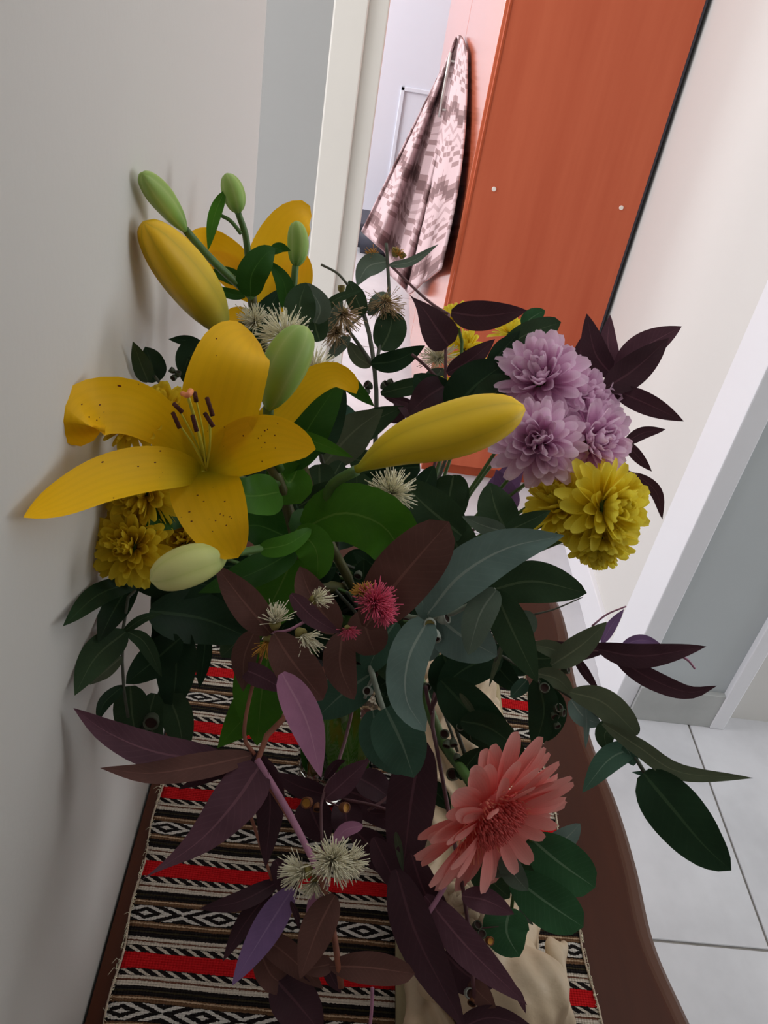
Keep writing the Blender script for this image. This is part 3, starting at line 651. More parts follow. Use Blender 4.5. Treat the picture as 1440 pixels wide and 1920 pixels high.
# ------------------------------------------------------------------ lilies
def lily_front():
    t = thing('lily', 'large open yellow lily with brown anthers and several buds at front left', 'lily', 'yellow lilies in the vase')
    vstem(t, [(505, 868, .485), (530, 920, .50), (552, 1000, .515), (575, 1090, .55)], 13, 11, M['st_lily'])
    stem(t, [(522, 905, .495), (470, 905, .475), (400, 892, .44)], 9, 12, M['st_green'], 'pedicel')
    th = at(384, 886, .432); ax = camdir(-.1, .45, .8)
    fl = lathe('flower', th, ax, [(0.003, -0.014), (0.006, -0.008), (0.007, -0.003), (0.004, -0.002), (0.0, -0.002)], M['filament'], t, 18)
    A = ((110, 'lily', .12, [(388, 884, .432), (406, 795, .412), (426, 705, .402), (446, 650, .408), (474, 630, .436)], 142),)
    def pet(w, pts, shape='lily', cup=0.35, fold=-0.05, roll=0.0, n=20): leaf(fl, M['lily'], shape, w, *pts, roll=roll, fold=fold, cup=cup, wave=0.035, name='petal', n=n, cols=8)
    pet(62, [(465, 842, .446), (515, 785, .455), (570, 727, .458), (622, 702, .462), (654, 716, .468), (668, 738, .480)], 'strap', 0.1, roll=0.15)
    pet(142, [(386, 884, .434), (404, 800, .416), (424, 712, .404), (446, 655, .408), (474, 626, .432)], 'lily', 0.25)
    pet(104, [(376, 880, .434), (318, 808, .408), (245, 764, .384), (178, 764, .370), (148, 792, .376), (176, 826, .392)], 'petal', 0.2)
    pet(92, [(378, 886, .434), (290, 878, .392), (200, 896, .362), (110, 938, .332), (44, 970, .306)], 'lilylong', 0.2)
    pet(104, [(386, 884, .434), (450, 842, .420), (515, 826, .412), (592, 842, .408)], 'lily', 0.2)
    pet(134, [(382, 884, .432), (388, 925, .420), (414, 990, .410), (446, 1046, .414)], 'strap', 0.2)
    for a, b in (((326, 757), (342, 773)), ((324, 774), (337, 803)), ((365, 736), (368, 753)), ((361, 779), (369, 809)), ((388, 746), (399, 780)), ((384, 775), (400, 800))):
        c = ((a[0] + b[0]) / 2, (a[1] + b[1]) / 2)
        s = stem(fl, [(387, 880, .428), ((387 + c[0]) / 2 + 4, (880 + c[1]) / 2, .398), (c[0], c[1], .376)], 2.4, 1.6, M['filament'], 'stamen')
        stem(s, [(a[0], a[1], .373), (c[0], c[1], .372), (b[0], b[1], .373)], 4.2, 4.4, M['anther'], 'anther', seg=8)
    s = stem(fl, [(387, 880, .43), (372, 810, .392), (352, 742, .362)], 4, 3.2, M['filament'], 'style'); stem(s, [(342, 738, .361), (352, 741, .358), (358, 733, .361)], 5, 6, M['stigma'], 'stigma')
    # buds
    bud(t, M['bud_yellow'], 108, (664, 884, .475), (750, 838, .466), (860, 806, .46), (984, 765, .455), a=0.92, b=0.54)
    stem(t, [(545, 985, .505), (600, 960, .495), (622, 910, .482), (668, 882, .474)], 8, 11, M['st_green'], 'pedicel')
    bud(t, M['bud_green'], 84, (503, 768, .446), (532, 695, .436), (574, 612, .432), a=0.6, b=0.45); stem(t, [(525, 880, .49), (505, 820, .465), (503, 765, .446)], 9, 10, M['st_green'], 'pedicel')
    bud(t, M['bud_pale'], 80, (424, 1040, .42), (355, 1058, .408), (282, 1088, .40), a=0.55, b=0.45); stem(t, [(552, 1010, .50), (490, 1028, .455), (420, 1040, .42)], 8, 8, M['st_green'], 'pedicel')
    Lf = lambda m, s, w_, *p, **k: leaf(t, M[m], s, w_, *p, **k)
    Lf('lilyleaf', 'strap', 38, (488, 1030, .452), (540, 1020, .458), (584, 992, .468), roll=0.2)
    Lf('lilyleaf', 'ovate', 82, (524, 922, .49), (478, 930, .465), (415, 925, .452), roll=0.2)
    Lf('lilydark', 'lance', 86, (540, 880, .50), (580, 800, .492), (646, 700, .49), roll=-0.2)
    Lf('lilyleaf', 'lance', 30, (530, 810, .482), (600, 832, .478), (662, 858, .48), roll=0.1)
    Lf('lilydark', 'lance', 32, (625, 690, .50), (668, 730, .494), (702, 762, .495), roll=0.1)
    Lf('lilyleaf', 'ovate', 118, (570, 990, .492), (640, 962, .486), (712, 982, .482), (745, 1030, .492), (728, 1085, .512), roll=0.1)
    Lf('lilydark', 'ovate', 60, (585, 960, .50), (570, 990, .49), (590, 1010, .485), roll=0.0)
    Lf('lilyleaf', 'ovate', 70, (556, 992, .472), (592, 1030, .470), (596, 1088, .476), roll=0.1)
    Lf('lilydark', 'lance', 58, (352, 968, .452), (312, 968, .442), (272, 1002, .430), roll=0.1)
    Lf('lilyleaf', 'lance', 96, (556, 1030, .525), (520, 1110, .525), (468, 1205, .535), roll=0.1)
    Lf('lilydark', 'lance', 60, (556, 1030, .50), (480, 1072, .48), (372, 1112, .465), roll=0.3)
    Lf('deep', 'ovate', 100, (280, 1146, .47), (380, 1160, .50), (468, 1196, .52), roll=0.1)
    Lf('lilyleaf', 'lance', 100, (585, 1215, .60), (500, 1300, .585), (408, 1402, .57), roll=0.1)
    Lf('lilyleaf', 'lance', 110, (510, 1200, .57), (492, 1290, .566), (482, 1398, .572), roll=0.0)
    Lf('lilyleaf', 'lance', 90, (560, 875, .505), (540, 905, .50), (512, 850, .49), roll=0.1)
    Lf('lilydark', 'lance', 80, (545, 1010, .53), (480, 985, .52), (420, 1000, .51), roll=0.1)
    Lf('lilyleaf', 'strap', 80, at(660, 1470, .69), at(650, 1400, .68), at(640, 1330, .665), at(640, 1260, .65), roll=0.1)
    Lf('lilydark', 'strap', 60, at(600, 1450, .695), at(592, 1400, .685), at(600, 1330, .67), roll=0.1)
lily_front()
def lily_back():
    t = thing('lily', 'yellow lily stem with upright green buds behind the open lily', 'lily', 'yellow lilies in the vase')
    vstem(t, [(472, 555, .525), (478, 600, .535), (505, 680, .545), (560, 850, .56), (610, 1000, .58)], 10, 9, M['st_lily'])
    fl = stem(t, [(480, 605, .55), (490, 590, .562), (498, 578, .57)], 8, 12, M['st_green'], 'flower')
    def pet(w, *pts, **k): leaf(fl, M['lily_back'], k.pop('shape', 'lily'), w, *pts, name='petal', cup=0.2, fold=0, roll=k.get('roll', 0.1), n=18, cols=8)
    pet(92, (488, 596, .57), (502, 510, .568), (538, 432, .57), (566, 404, .575), (584, 406, .585)); pet(70, (496, 600, .578), (545, 540, .578), (566, 470, .585))
    pet(62, (478, 560, .57), (440, 492, .566), (385, 456, .56), (340, 460, .552), shape='lilylong'); pet(56, (478, 565, .572), (430, 508, .57), (378, 478, .565)); pet(34, (480, 602, .56), (446, 592, .552), (418, 598, .548))
    bud(t, M['bud_green'], 48, (348, 433, .455), (312, 384, .438), (267, 326, .42), a=0.55, b=0.5); stem(t, [(472, 556, .522), (400, 490, .488), (348, 431, .455)], 8, 7.5, M['st_green'], 'pedicel')
    bud(t, M['bud_gold'], 94, (420, 620, .502), (360, 535, .462), (270, 418, .415), a=0.55, b=0.5); stem(t, [(480, 606, .535), (440, 612, .515), (418, 618, .502)], 7, 9, M['st_lily'], 'pedicel')
    bud(t, M['bud_green'], 42, (447, 400, .50), (438, 362, .495), (424, 325, .49), a=0.5, b=0.5); stem(t, [(472, 550, .522), (466, 490, .515), (460, 440, .508), (446, 398, .50)], 7, 6, M['st_green'], 'pedicel')
    stem(t, [(452, 438, .506), (432, 414, .50), (410, 402, .497)], 4, 3.5, M['st_green'], 'pedicel')
    bud(t, M['bud_green'], 40, (555, 500, .535), (560, 460, .534), (556, 414, .53), a=0.5, b=0.45); stem(t, [(535, 600, .545), (548, 555, .54), (554, 498, .535)], 7, 6.5, M['st_green'], 'pedicel')
    Lf = lambda m, s, w_, *p, **k: leaf(t, M[m], s, w_, *p, **k)
    Lf('lilyleaf', 'lance', 24, (420, 360, .492), (402, 405, .492), (390, 470, .492), roll=0.1)
    Lf('lilydark', 'ovate', 58, (470, 556, .515), (472, 515, .506), (495, 480, .506), (516, 466, .51), roll=0.1); Lf('lilydark', 'lance', 20, (505, 473, .51), (525, 464, .512), (545, 470, .514), roll=0.1)
    Lf('lilydark', 'lance', 34, (540, 585, .52), (532, 530, .516), (504, 488, .516), roll=0.1); Lf('lilydark', 'lance', 30, (460, 532, .53), (422, 514, .53), (386, 514, .53), roll=0.1); Lf('lilydark', 'lance', 20, (460, 556, .53), (425, 549, .53), (396, 534, .525), roll=0.1)
    Lf('deep', 'lance', 52, (480, 640, .535), (500, 590, .53), (526, 540, .53), roll=0.2)
lily_back()

# ------------------------------------------------------------------ chrysanthemums
Y = 'yellow chrysanthemums'; LI = 'lilac chrysanthemums'
mum('chrysanthemum', 'golden chrysanthemum just behind the top of the open lily', 'chrysanthemum', Y, 'yd', 300, 760, .445, 66, (-.1, .6, .6), [(380, 850, .50), (520, 1000, .56)])
mum('chrysanthemum', 'golden chrysanthemum against the wall behind the curled lily petal', 'chrysanthemum', Y, 'yd', 208, 775, .43, 52, (-.4, .35, .7), [(330, 890, .50), (520, 1030, .56)])
mum('chrysanthemum', 'golden chrysanthemum under the long left lily petal', 'chrysanthemum', Y, 'yd', 240, 925, .432, 74, (-.25, -.15, .9), [(340, 1000, .49), (520, 1060, .56)])
mum('chrysanthemum', 'lowest golden chrysanthemum beside the wall', 'chrysanthemum', Y, 'yd', 228, 1022, .428, 70, (-.1, .1, .95), [(340, 1060, .49), (520, 1080, .56)])
mum('chrysanthemum', 'golden chrysanthemum above the pale lily bud', 'chrysanthemum', Y, 'yd', 345, 1005, .452, 64, (.1, .3, .9), [(430, 1050, .50), (540, 1090, .56)])
mum('chrysanthemum', 'bright yellow chrysanthemum at far right facing the door frame', 'chrysanthemum', Y, 'y', 1160, 948, .548, 84, (.55, .05, .7), [(1110, 985, .565), (1000, 1035, .585), (860, 1075, .60)], stemk=5)
mum('chrysanthemum', 'bright yellow chrysanthemum seen from the side under the lilac ones', 'chrysanthemum', Y, 'y', 1050, 932, .565, 70, (-.3, .5, .6), [(1040, 975, .58), (960, 1010, .59), (850, 1060, .60)])
mum('chrysanthemum', 'lowest bright yellow chrysanthemum, hanging down at right', 'chrysanthemum', Y, 'y', 1122, 1030, .56, 66, (-.15, -.75, .45), [(1090, 985, .575), (980, 1025, .59), (850, 1070, .60)])
small = [(16, 4), (36, 7), (56, 9), (74, 10), (90, 8)]
mum('chrysanthemum', 'yellow chrysanthemum above the dark plum leaf near the wardrobe', 'chrysanthemum', Y, 'y', 856, 585, .645, 40, (-.1, .85, .35), [(866, 650, .65), (850, 780, .64), (790, 960, .62)], rows=small)
mum('chrysanthemum', 'small yellow chrysanthemum beside the green round leaf at top', 'chrysanthemum', Y, 'y', 962, 612, .645, 38, (.1, .8, .4), [(930, 680, .65), (860, 820, .64), (790, 980, .62)], rows=small)
mum('chrysanthemum', 'yellow chrysanthemum half hidden between two plum leaves', 'chrysanthemum', Y, 'y', 876, 642, .66, 38, (.2, .5, .6), [(868, 720, .66), (840, 850, .64), (780, 980, .62)], rows=small)
mum('chrysanthemum', 'tiny half-open yellow chrysanthemum low on the upper stems', 'chrysanthemum', Y, 'y', 854, 708, .628, 26, (.3, .7, .5), [(845, 770, .63), (820, 880, .62), (770, 1000, .61)], rows=[(20, 4), (50, 6), (75, 7)])
mum('chrysanthemum', 'big lilac chrysanthemum at the top of the lilac cluster', 'chrysanthemum', LI, 'l', 1008, 694, .585, 90, (-.25, .35, .8), [(960, 800, .61), (880, 920, .62), (790, 1040, .62)])
mum('chrysanthemum', 'lilac chrysanthemum at the upper right edge of the cluster', 'chrysanthemum', LI, 'l', 1108, 750, .60, 82, (.5, .35, .7), [(1050, 850, .62), (930, 950, .62), (800, 1050, .62)])
mum('chrysanthemum', 'front lilac chrysanthemum next to the tip of the yellow bud', 'chrysanthemum', LI, 'l', 1010, 824, .555, 84, (-.15, .05, .95), [(985, 860, .58), (900, 960, .60), (800, 1060, .61)])
mum('chrysanthemum', 'lilac chrysanthemum directly above the bright yellow one', 'chrysanthemum', LI, 'l', 1128, 826, .575, 80, (.4, .05, .85), [(1070, 890, .60), (960, 970, .61), (810, 1060, .62)])
mum('chrysanthemum', 'small lilac chrysanthemum peeking out behind the top of the cluster', 'chrysanthemum', LI, 'l', 1050, 672, .625, 56, (.35, .7, .4), [(1010, 760, .64), (900, 900, .63), (800, 1040, .62)], rows=small)

# ------------------------------------------------------------------ gerbera
def florets(C, n, R, cnt, parent):
    TV, TF = [], []; q = Vector((0, 0, 1)).rotation_difference(n)
    for k in range(cnt):
        rr = R * math.sqrt((k + 0.5) / cnt); a = k * 2.39996; b0 = C + q @ Vector((rr * math.cos(a), rr * math.sin(a), 0.007 - 0.004 * (rr / R) ** 2)); d = (n + (b0 - C) * (0.5 / R) + Vector((uni(-1, 1), uni(-1, 1), uni(-1, 1))) * 0.3).normalized(); l = uni(0.003, 0.006)
        v, f, _ = tube_data([b0, b0 + d * l * 0.6, b0 + d * l], [0.0005, 0.0006, 0.0003], 4); m = len(TV); TV += v; TF += [tuple(i + m for i in x) for x in f]
    o = link('disc_florets', mesh('disc_florets', TV, TF), M['gerb_in'], parent); o['kind'] = 'stuff'
def gerbera():
    t = thing('gerbera', 'coral pink gerbera daisy leaning over the statuette', 'gerbera')
    C = at(926, 1532, .462); n = camdir(.50, -.48, .72); R = 174 * .462 / F; q = Vector((0, 0, 1)).rotation_difference(n)
    vstem(t, [C - n * 0.008, (870, 1448, .49), (832, 1395, .52), (800, 1320, .56), (760, 1220, .585)], 11, 10, M['st_green'])
    h = lathe('flower_head', C - n * 0.006, n, [(0.004, -0.008), (R * 0.18, -0.005), (R * 0.30, 0.0), (R * 0.36, 0.005), (R * 0.22, 0.008), (0, 0.008)], M['gerb_in'], t, 28)
    big = [petal_mesh('petal', 0.42, 0.2, c, M['gerb'], 0.52, n=12) for c in (-0.30, -0.12, 0.08, 0.25)]
    sm = petal_mesh('petal', 0.16, 0.6, 0.3, M['gerb_in'], 0.4, n=7)
    for row, (cnt, th, ln) in enumerate(((24, 90, 0.72), (22, 78, 0.68), (18, 66, 0.52))):
        for k in range(cnt):
            a = 2 * math.pi * (k + 0.33 * row) / cnt + uni(-0.10, 0.10); e = math.radians(th + uni(-8, 9))
            d = q @ Vector((math.sin(e) * math.cos(a), math.sin(e) * math.sin(a), math.cos(e)))
            place_petal(big[int(rnd() * 4)], h, C + d * R * 0.30 - n * 0.003, d, n, R * ln * uni(0.86, 1.08), uni(0.9, 1.2))
    for row, (cnt, th, ln, off) in enumerate(((56, 66, 0.20, 0.40), (52, 54, 0.16, 0.35), (46, 42, 0.13, 0.29))):
        for k in range(cnt):
            a = 2 * math.pi * (k + 0.5 * row) / cnt + uni(-0.1, 0.1); e = math.radians(th + uni(-10, 10)); rad = q @ Vector((math.cos(a), math.sin(a), 0))
            d = q @ Vector((math.sin(e) * math.cos(a), math.sin(e) * math.sin(a), math.cos(e))); place_petal(sm, h, C + rad * R * off, d, n, R * ln * uni(0.8, 1.2), name='inner_petal')
    florets(C, n, R * 0.30, 420, h)
gerbera()

# ------------------------------------------------------------------ eucalyptus and other foliage: one thing per branch
def branch(name, label, cat, group, stems=(), leaves=(), vase=None, blossoms=(), nutl=()):
    """stems: (material, r0, r1, points); vase: (material, r0, r1, points from tip to vase); leaves: (material, shape, width, points..)"""
    t = thing(name, label, cat, group)
    if vase: vstem(t, vase[3], vase[1], vase[2], M[vase[0]])
    for m, a, b, p in stems: stem(t, p, a, b, M[m], 'twig')
    for l in leaves:
        k = l[-1] if isinstance(l[-1], dict) else {}; p = [x for x in l[3:] if not isinstance(x, dict)]
        leaf(t, M[l[0]], l[1], l[2], *p, **k)
    for b in blossoms: blossom(t, *b)
    for x in nutl: nut(t, *x)
    return t
G = 'gum branches in the vase'
branch('gum_branch', 'tall grey-green gum sprig with tan blossoms in front of the towel', 'gum branch', G,
    vase=('st_dark', 6, 4, [(682, 588, .65), (692, 625, .648), (702, 690, .64), (706, 760, .64), (702, 880, .635), (700, 1000, .625)]),
    stems=[('st_dark', 3.5, 3, [(704, 690, .64), (714, 640, .652), (729, 570, .658), (727, 500, .66), (724, 456, .66)]), ('st_dark', 4.5, 3, [(697, 682, .641), (672, 645, .636), (650, 615, .63)]), ('st_dark', 2.5, 2.5, [(652, 534, .632), (632, 512, .63), (602, 496, .63)]), ('st_dark', 3, 3, [(650, 615, .63), (668, 600, .64), (682, 588, .65)])],
    leaves=[('dark', 'ovate', 38, (682, 590, .642), (668, 560, .64), (654, 526, .64)), ('dark', 'round', 62, (714, 656, .65), (730, 622, .65), (738, 582, .65), {'roll': .1}), ('deep', 'lance', 40, (696, 682, .635), (742, 676, .632), (797, 648, .63), {'roll': .1}),
            ('grey', 'lance', 40, (726, 490, .66), (690, 500, .655), (669, 536, .65), {'roll': .2}), ('grey', 'lance', 16, (728, 498, .66), (772, 490, .655), (822, 458, .65)), ('grey', 'ovate', 36, (636, 556, .622), (618, 592, .622), (598, 634, .62), {'roll': .1}),
            ('dark', 'lance', 18, (592, 594, .615), (632, 560, .615), (682, 543, .62), {'roll': .1}), ('grey', 'lance', 24, (656, 630, .63), (630, 656, .63), (611, 678, .63)), ('olive', 'ovate', 30, (696, 686, .642), (670, 668, .642), (653, 640, .64), {'roll': .1}),
            ('grey', 'ovate', 30, (728, 552, .652), (708, 568, .648), (690, 592, .648)), ('dark', 'lance', 32, (714, 738, .63), (772, 724, .624), (842, 716, .62), {'roll': .2}), ('plum', 'lance', 18, (720, 742, .635), (768, 758, .63), (812, 778, .63), {'roll': .2}),
            ('teal', 'lance', 36, (670, 800, .60), (640, 772, .60), (612, 748, .60), {'roll': .2}), ('olive', 'lance', 78, (606, 872, .58), (660, 812, .58), (718, 768, .58), {'roll': .2}), ('dark', 'lance', 52, (640, 832, .60), (700, 790, .60), (758, 762, .60), {'roll': .2}), ('deep', 'ovate', 62, (598, 850, .56), (614, 790, .56), (642, 716, .56), {'roll': .1})],
    blossoms=[(722, 566, .652, 36, (0, -.85, .45), 'tan', 150, 1.45), (642, 588, .628, 34, (.2, -.8, .5), 'tan', 120, 1.3), (630, 622, .63, 28, (-.2, -.6, .6), 'tan', 90, 1.3), (700, 480, .66, 14, (-.4, .7, .4), 'ochre', 40, 1.3), (744, 478, .66, 12, (.4, .6, .5), 'ochre', 30, 1.3)],
    nutl=[(690, 722, .638, 8, (-.6, .4, .6), 'nut_dark'), (686, 735, .638, 7, (-.7, -.2, .6), 'nut_dark'), (722, 722, .638, 8, (.6, .4, .6), 'nut_dark'), (732, 717, .638, 7, (.8, .3, .4), 'nut_dark'), (742, 470, .66, 8, (.3, .8, .4), 'cup'), (756, 478, .66, 6, (.6, .5, .4), 'cup'), (640, 540, .63, 7, (0, .8, .5), 'cup')])
branch('gum_branch', 'gum sprig with cream blossoms behind the upright green lily bud', 'gum branch', G,
    vase=('st_dark', 5, 3, [(570, 560, .51), (575, 660, .535), (590, 800, .565), (630, 980, .59)]),
    leaves=[('dark', 'ovate', 60, (568, 612, .505), (562, 570, .503), (574, 530, .503), {'roll': .1}), ('grey', 'ovate', 40, (592, 606, .515), (600, 575, .512), (572, 530, .51), {'roll': .2}), ('dark', 'ovate', 50, (600, 640, .52), (590, 600, .52), (600, 550, .52)), ('deep', 'lance', 36, (470, 625, .53), (450, 628, .52), (425, 615, .515))],
    blossoms=[(535, 632, .465, 44, (-.2, .5, .8), 'cream', 190, 1.6), (478, 604, .522, 30, (-.3, .5, .7), 'cream', 90, 1.5), (590, 694, .50, 34, (.2, .5, .8), 'cream', 110, 1.5), (520, 690, .48, 30, (-.2, -.2, .9), 'cream', 100, 1.5)])
branch('gum_branch', 'dark green gum sprig rising against the wall at upper left', 'gum branch', G,
    vase=('st_dark', 4, 3, [(290, 705, .48), (360, 800, .52), (500, 980, .57)]),
    leaves=[('dark', 'lance', 36, (278, 716, .49), (264, 682, .486), (249, 640, .482), {'roll': .1}), ('deep', 'ovate', 50, (292, 716, .495), (284, 682, .492), (272, 650, .49), {'roll': .1}), ('deep', 'lance', 24, (388, 658, .50), (352, 640, .498), (316, 636, .495), {'roll': .1}), ('deep', 'ovate', 52, (385, 650, .495), (356, 668, .49), (342, 706, .488), {'roll': .1}), ('deep', 'ovate', 40, (350, 720, .49), (362, 690, .49), (380, 660, .49))],
    nutl=[(322, 694, .486, 6, (-.7, .5, .5), 'nut_dark'), (334, 700, .486, 6, (.2, .7, .5), 'nut_dark'), (326, 708, .486, 6, (-.3, -.5, .6), 'nut_dark')])
PG = 'purple-leaved gum branches in the vase'
branch('purple_gum_branch', 'dark plum gum sprig crossing in front of the wardrobe', 'gum branch', PG,
    vase=('st_plum', 3.5, 3, [(836, 640, .617), (835, 700, .62), (834, 790, .62), (790, 950, .615)]),
    stems=[('st_plum', 3, 2.5, [(842, 590, .63), (800, 562, .645), (735, 500, .66)]), ('st_plum', 3.5, 3, [(832, 722, .62), (800, 688, .62), (772, 664, .62)]), ('st_plum', 3, 3, [(842, 590, .63), (838, 612, .622), (836, 645, .617)])],
    leaves=[('plum', 'drop', 66, (842, 648, .615), (820, 618, .612), (796, 582, .612), (768, 553, .615), {'roll': .1}), ('plum', 'lance', 56, (846, 586, .61), (905, 592, .605), (988, 582, .60), {'roll': .1}), ('plum', 'lance', 40, (838, 700, .60), (880, 676, .60), (928, 636, .60), {'roll': .1}), ('plum', 'lance', 60, (842, 718, .605), (800, 745, .60), (765, 778, .60), {'roll': .1}), ('plum', 'lance', 30, (730, 790, .61), (750, 770, .61), (738, 750, .61)), ('plum', 'lance', 26, (780, 790, .60), (765, 770, .60), (740, 752, .60)), ('deep', 'ovate', 70, (850, 780, .605), (820, 745, .605), (776, 702, .605), {'roll': .2})],
    blossoms=[(822, 672, .635, 32, (-.2, .3, .9), 'cream', 120, 1.7)])
branch('gum_branch', 'sprig of broad dark green leaves between the yellow bud and lilac flowers', 'gum branch', G,
    vase=('st_dark', 4, 3, [(960, 640, .615), (910, 720, .61), (860, 800, .61), (780, 980, .61)]),
    leaves=[('deep', 'ovate', 92, (848, 775, .60), (888, 726, .595), (945, 682, .60), {'roll': .1}), ('dark', 'ovate', 70, (900, 780, .595), (930, 735, .595), (955, 705, .60), {'roll': .1}), ('dark', 'ellip', 46, (930, 668, .615), (985, 628, .615), (1052, 604, .62), {'roll': .2}), ('round', 'ovate', 34, (980, 612, .63), (998, 595, .63), (1022, 582, .63), {'roll': .1}), ('deep', 'lance', 40, (915, 690, .61), (940, 660, .61), (975, 620, .61)), ('grey', 'lance', 36, (800, 720, .625), (818, 705, .625), (832, 690, .625))])
branch('purple_gum_branch', 'plum leaf spray standing out at the upper right of the bouquet', 'gum branch', PG,
    vase=('st_plum', 4, 3, [(1152, 698, .615), (1100, 800, .625), (960, 930, .63), (820, 1050, .62)]),
    stems=[('st_plum', 2.5, 2, [(1060, 850, .625), (1120, 832, .622), (1172, 830, .62)]), ('st_plum', 2.5, 2, [(1050, 870, .625), (1130, 870, .62), (1196, 890, .62)]), ('st_mauve', 4, 2, [(1155, 705, .615), (1162, 692, .613), (1166, 684, .612)])],
    leaves=[('plum', 'lance', 48, (1150, 706, .62), (1116, 662, .62), (1100, 588, .62), {'roll': .1}), ('purple', 'lance', 34, (1154, 696, .622), (1140, 645, .622), (1144, 590, .622), {'roll': .1}), ('purple', 'lance', 58, (1154, 694, .615), (1210, 650, .61), (1278, 612, .61), {'roll': .1}), ('plum', 'lance', 60, (1132, 730, .60), (1190, 692, .60), (1254, 634, .60), {'roll': .1}), ('plum', 'lance', 42, (1150, 730, .605), (1215, 758, .598), (1282, 790, .595), {'roll': .1}), ('plum', 'lance', 24, (1078, 690, .63), (1088, 660, .63), (1100, 620, .63)),
            ('plum', 'lance', 24, (1170, 832, .62), (1205, 812, .62), (1248, 805, .62), {'roll': .1}), ('plum', 'lance', 22, (1172, 828, .62), (1195, 855, .62), (1222, 884, .62), {'roll': .1}), ('plum', 'lance', 24, (1190, 888, .62), (1230, 922, .62), (1242, 974, .62), {'roll': .1}), ('violet', 'lance', 60, (905, 985, .62), (940, 920, .625), (985, 850, .63), {'roll': .2}), ('violet', 'lance', 44, (960, 960, .62), (950, 930, .62), (930, 880, .625), {'roll': .2})])
branch('gum_branch', 'shaded dark green gum sprig drooping beside the left wall', 'gum branch', G,
    vase=('st_dark', 4, 3, [(240, 1345, .475), (232, 1290, .47), (230, 1200, .462), (246, 1112, .465), (340, 1070, .50), (500, 1090, .55)]),
    stems=[('st_dark', 3, 2, [(358, 1170, .51), (345, 1205, .51), (328, 1235, .50)])],
    leaves=[('deep', 'lance', 44, (276, 1086, .455), (190, 1112, .432), (118, 1174, .402), {'roll': .1}), ('dark', 'lance', 62, (236, 1184, .46), (180, 1232, .432), (140, 1304, .41), {'roll': .1}), ('olive', 'lance', 28, (228, 1232, .46), (200, 1256, .45), (168, 1284, .44), {'roll': .1}), ('deep', 'lance', 54, (256, 1076, .47), (216, 1140, .462), (184, 1204, .45), {'roll': .1}), ('dark', 'lance', 18, (232, 1184, .46), (268, 1160, .46), (304, 1150, .465)),
            ('dark', 'lance', 30, (238, 1184, .46), (272, 1206, .468), (304, 1270, .472), {'roll': .1}), ('deep', 'ovate', 66, (338, 1196, .482), (290, 1238, .48), (236, 1282, .47), {'roll': .1}), ('deep', 'ovate', 80, (308, 1156, .492), (330, 1240, .492), (322, 1336, .492), {'roll': .1}), ('dark', 'ovate', 66, (244, 1286, .48), (248, 1340, .48), (258, 1398, .48), {'roll': .1}), ('dark', 'lance', 60, (306, 1286, .492), (334, 1350, .492), (346, 1424, .492), {'roll': .1}), ('deep', 'lance', 44, (298, 1086, .482), (306, 1160, .485), (298, 1254, .49), {'roll': .1}), ('deep', 'lance', 30, (386, 1186, .55), (382, 1232, .55), (374, 1290, .55), {'roll': .1}), ('deep', 'lance', 26, (230, 1286, .47), (196, 1318, .46), (182, 1354, .45), {'roll': .1}),
            ('deep', 'lance', 66, (236, 1078, .475), (330, 1092, .485), (428, 1100, .50), {'roll': .1}), ('dark', 'ovate', 50, (290, 1300, .485), (280, 1350, .484), (300, 1398, .484))],
    nutl=[(284, 1352, .478, 15, (.1, -.3, .9), 'nut_dark'), (268, 1370, .48, 9, (-.3, -.4, .8), 'nut_dark')])
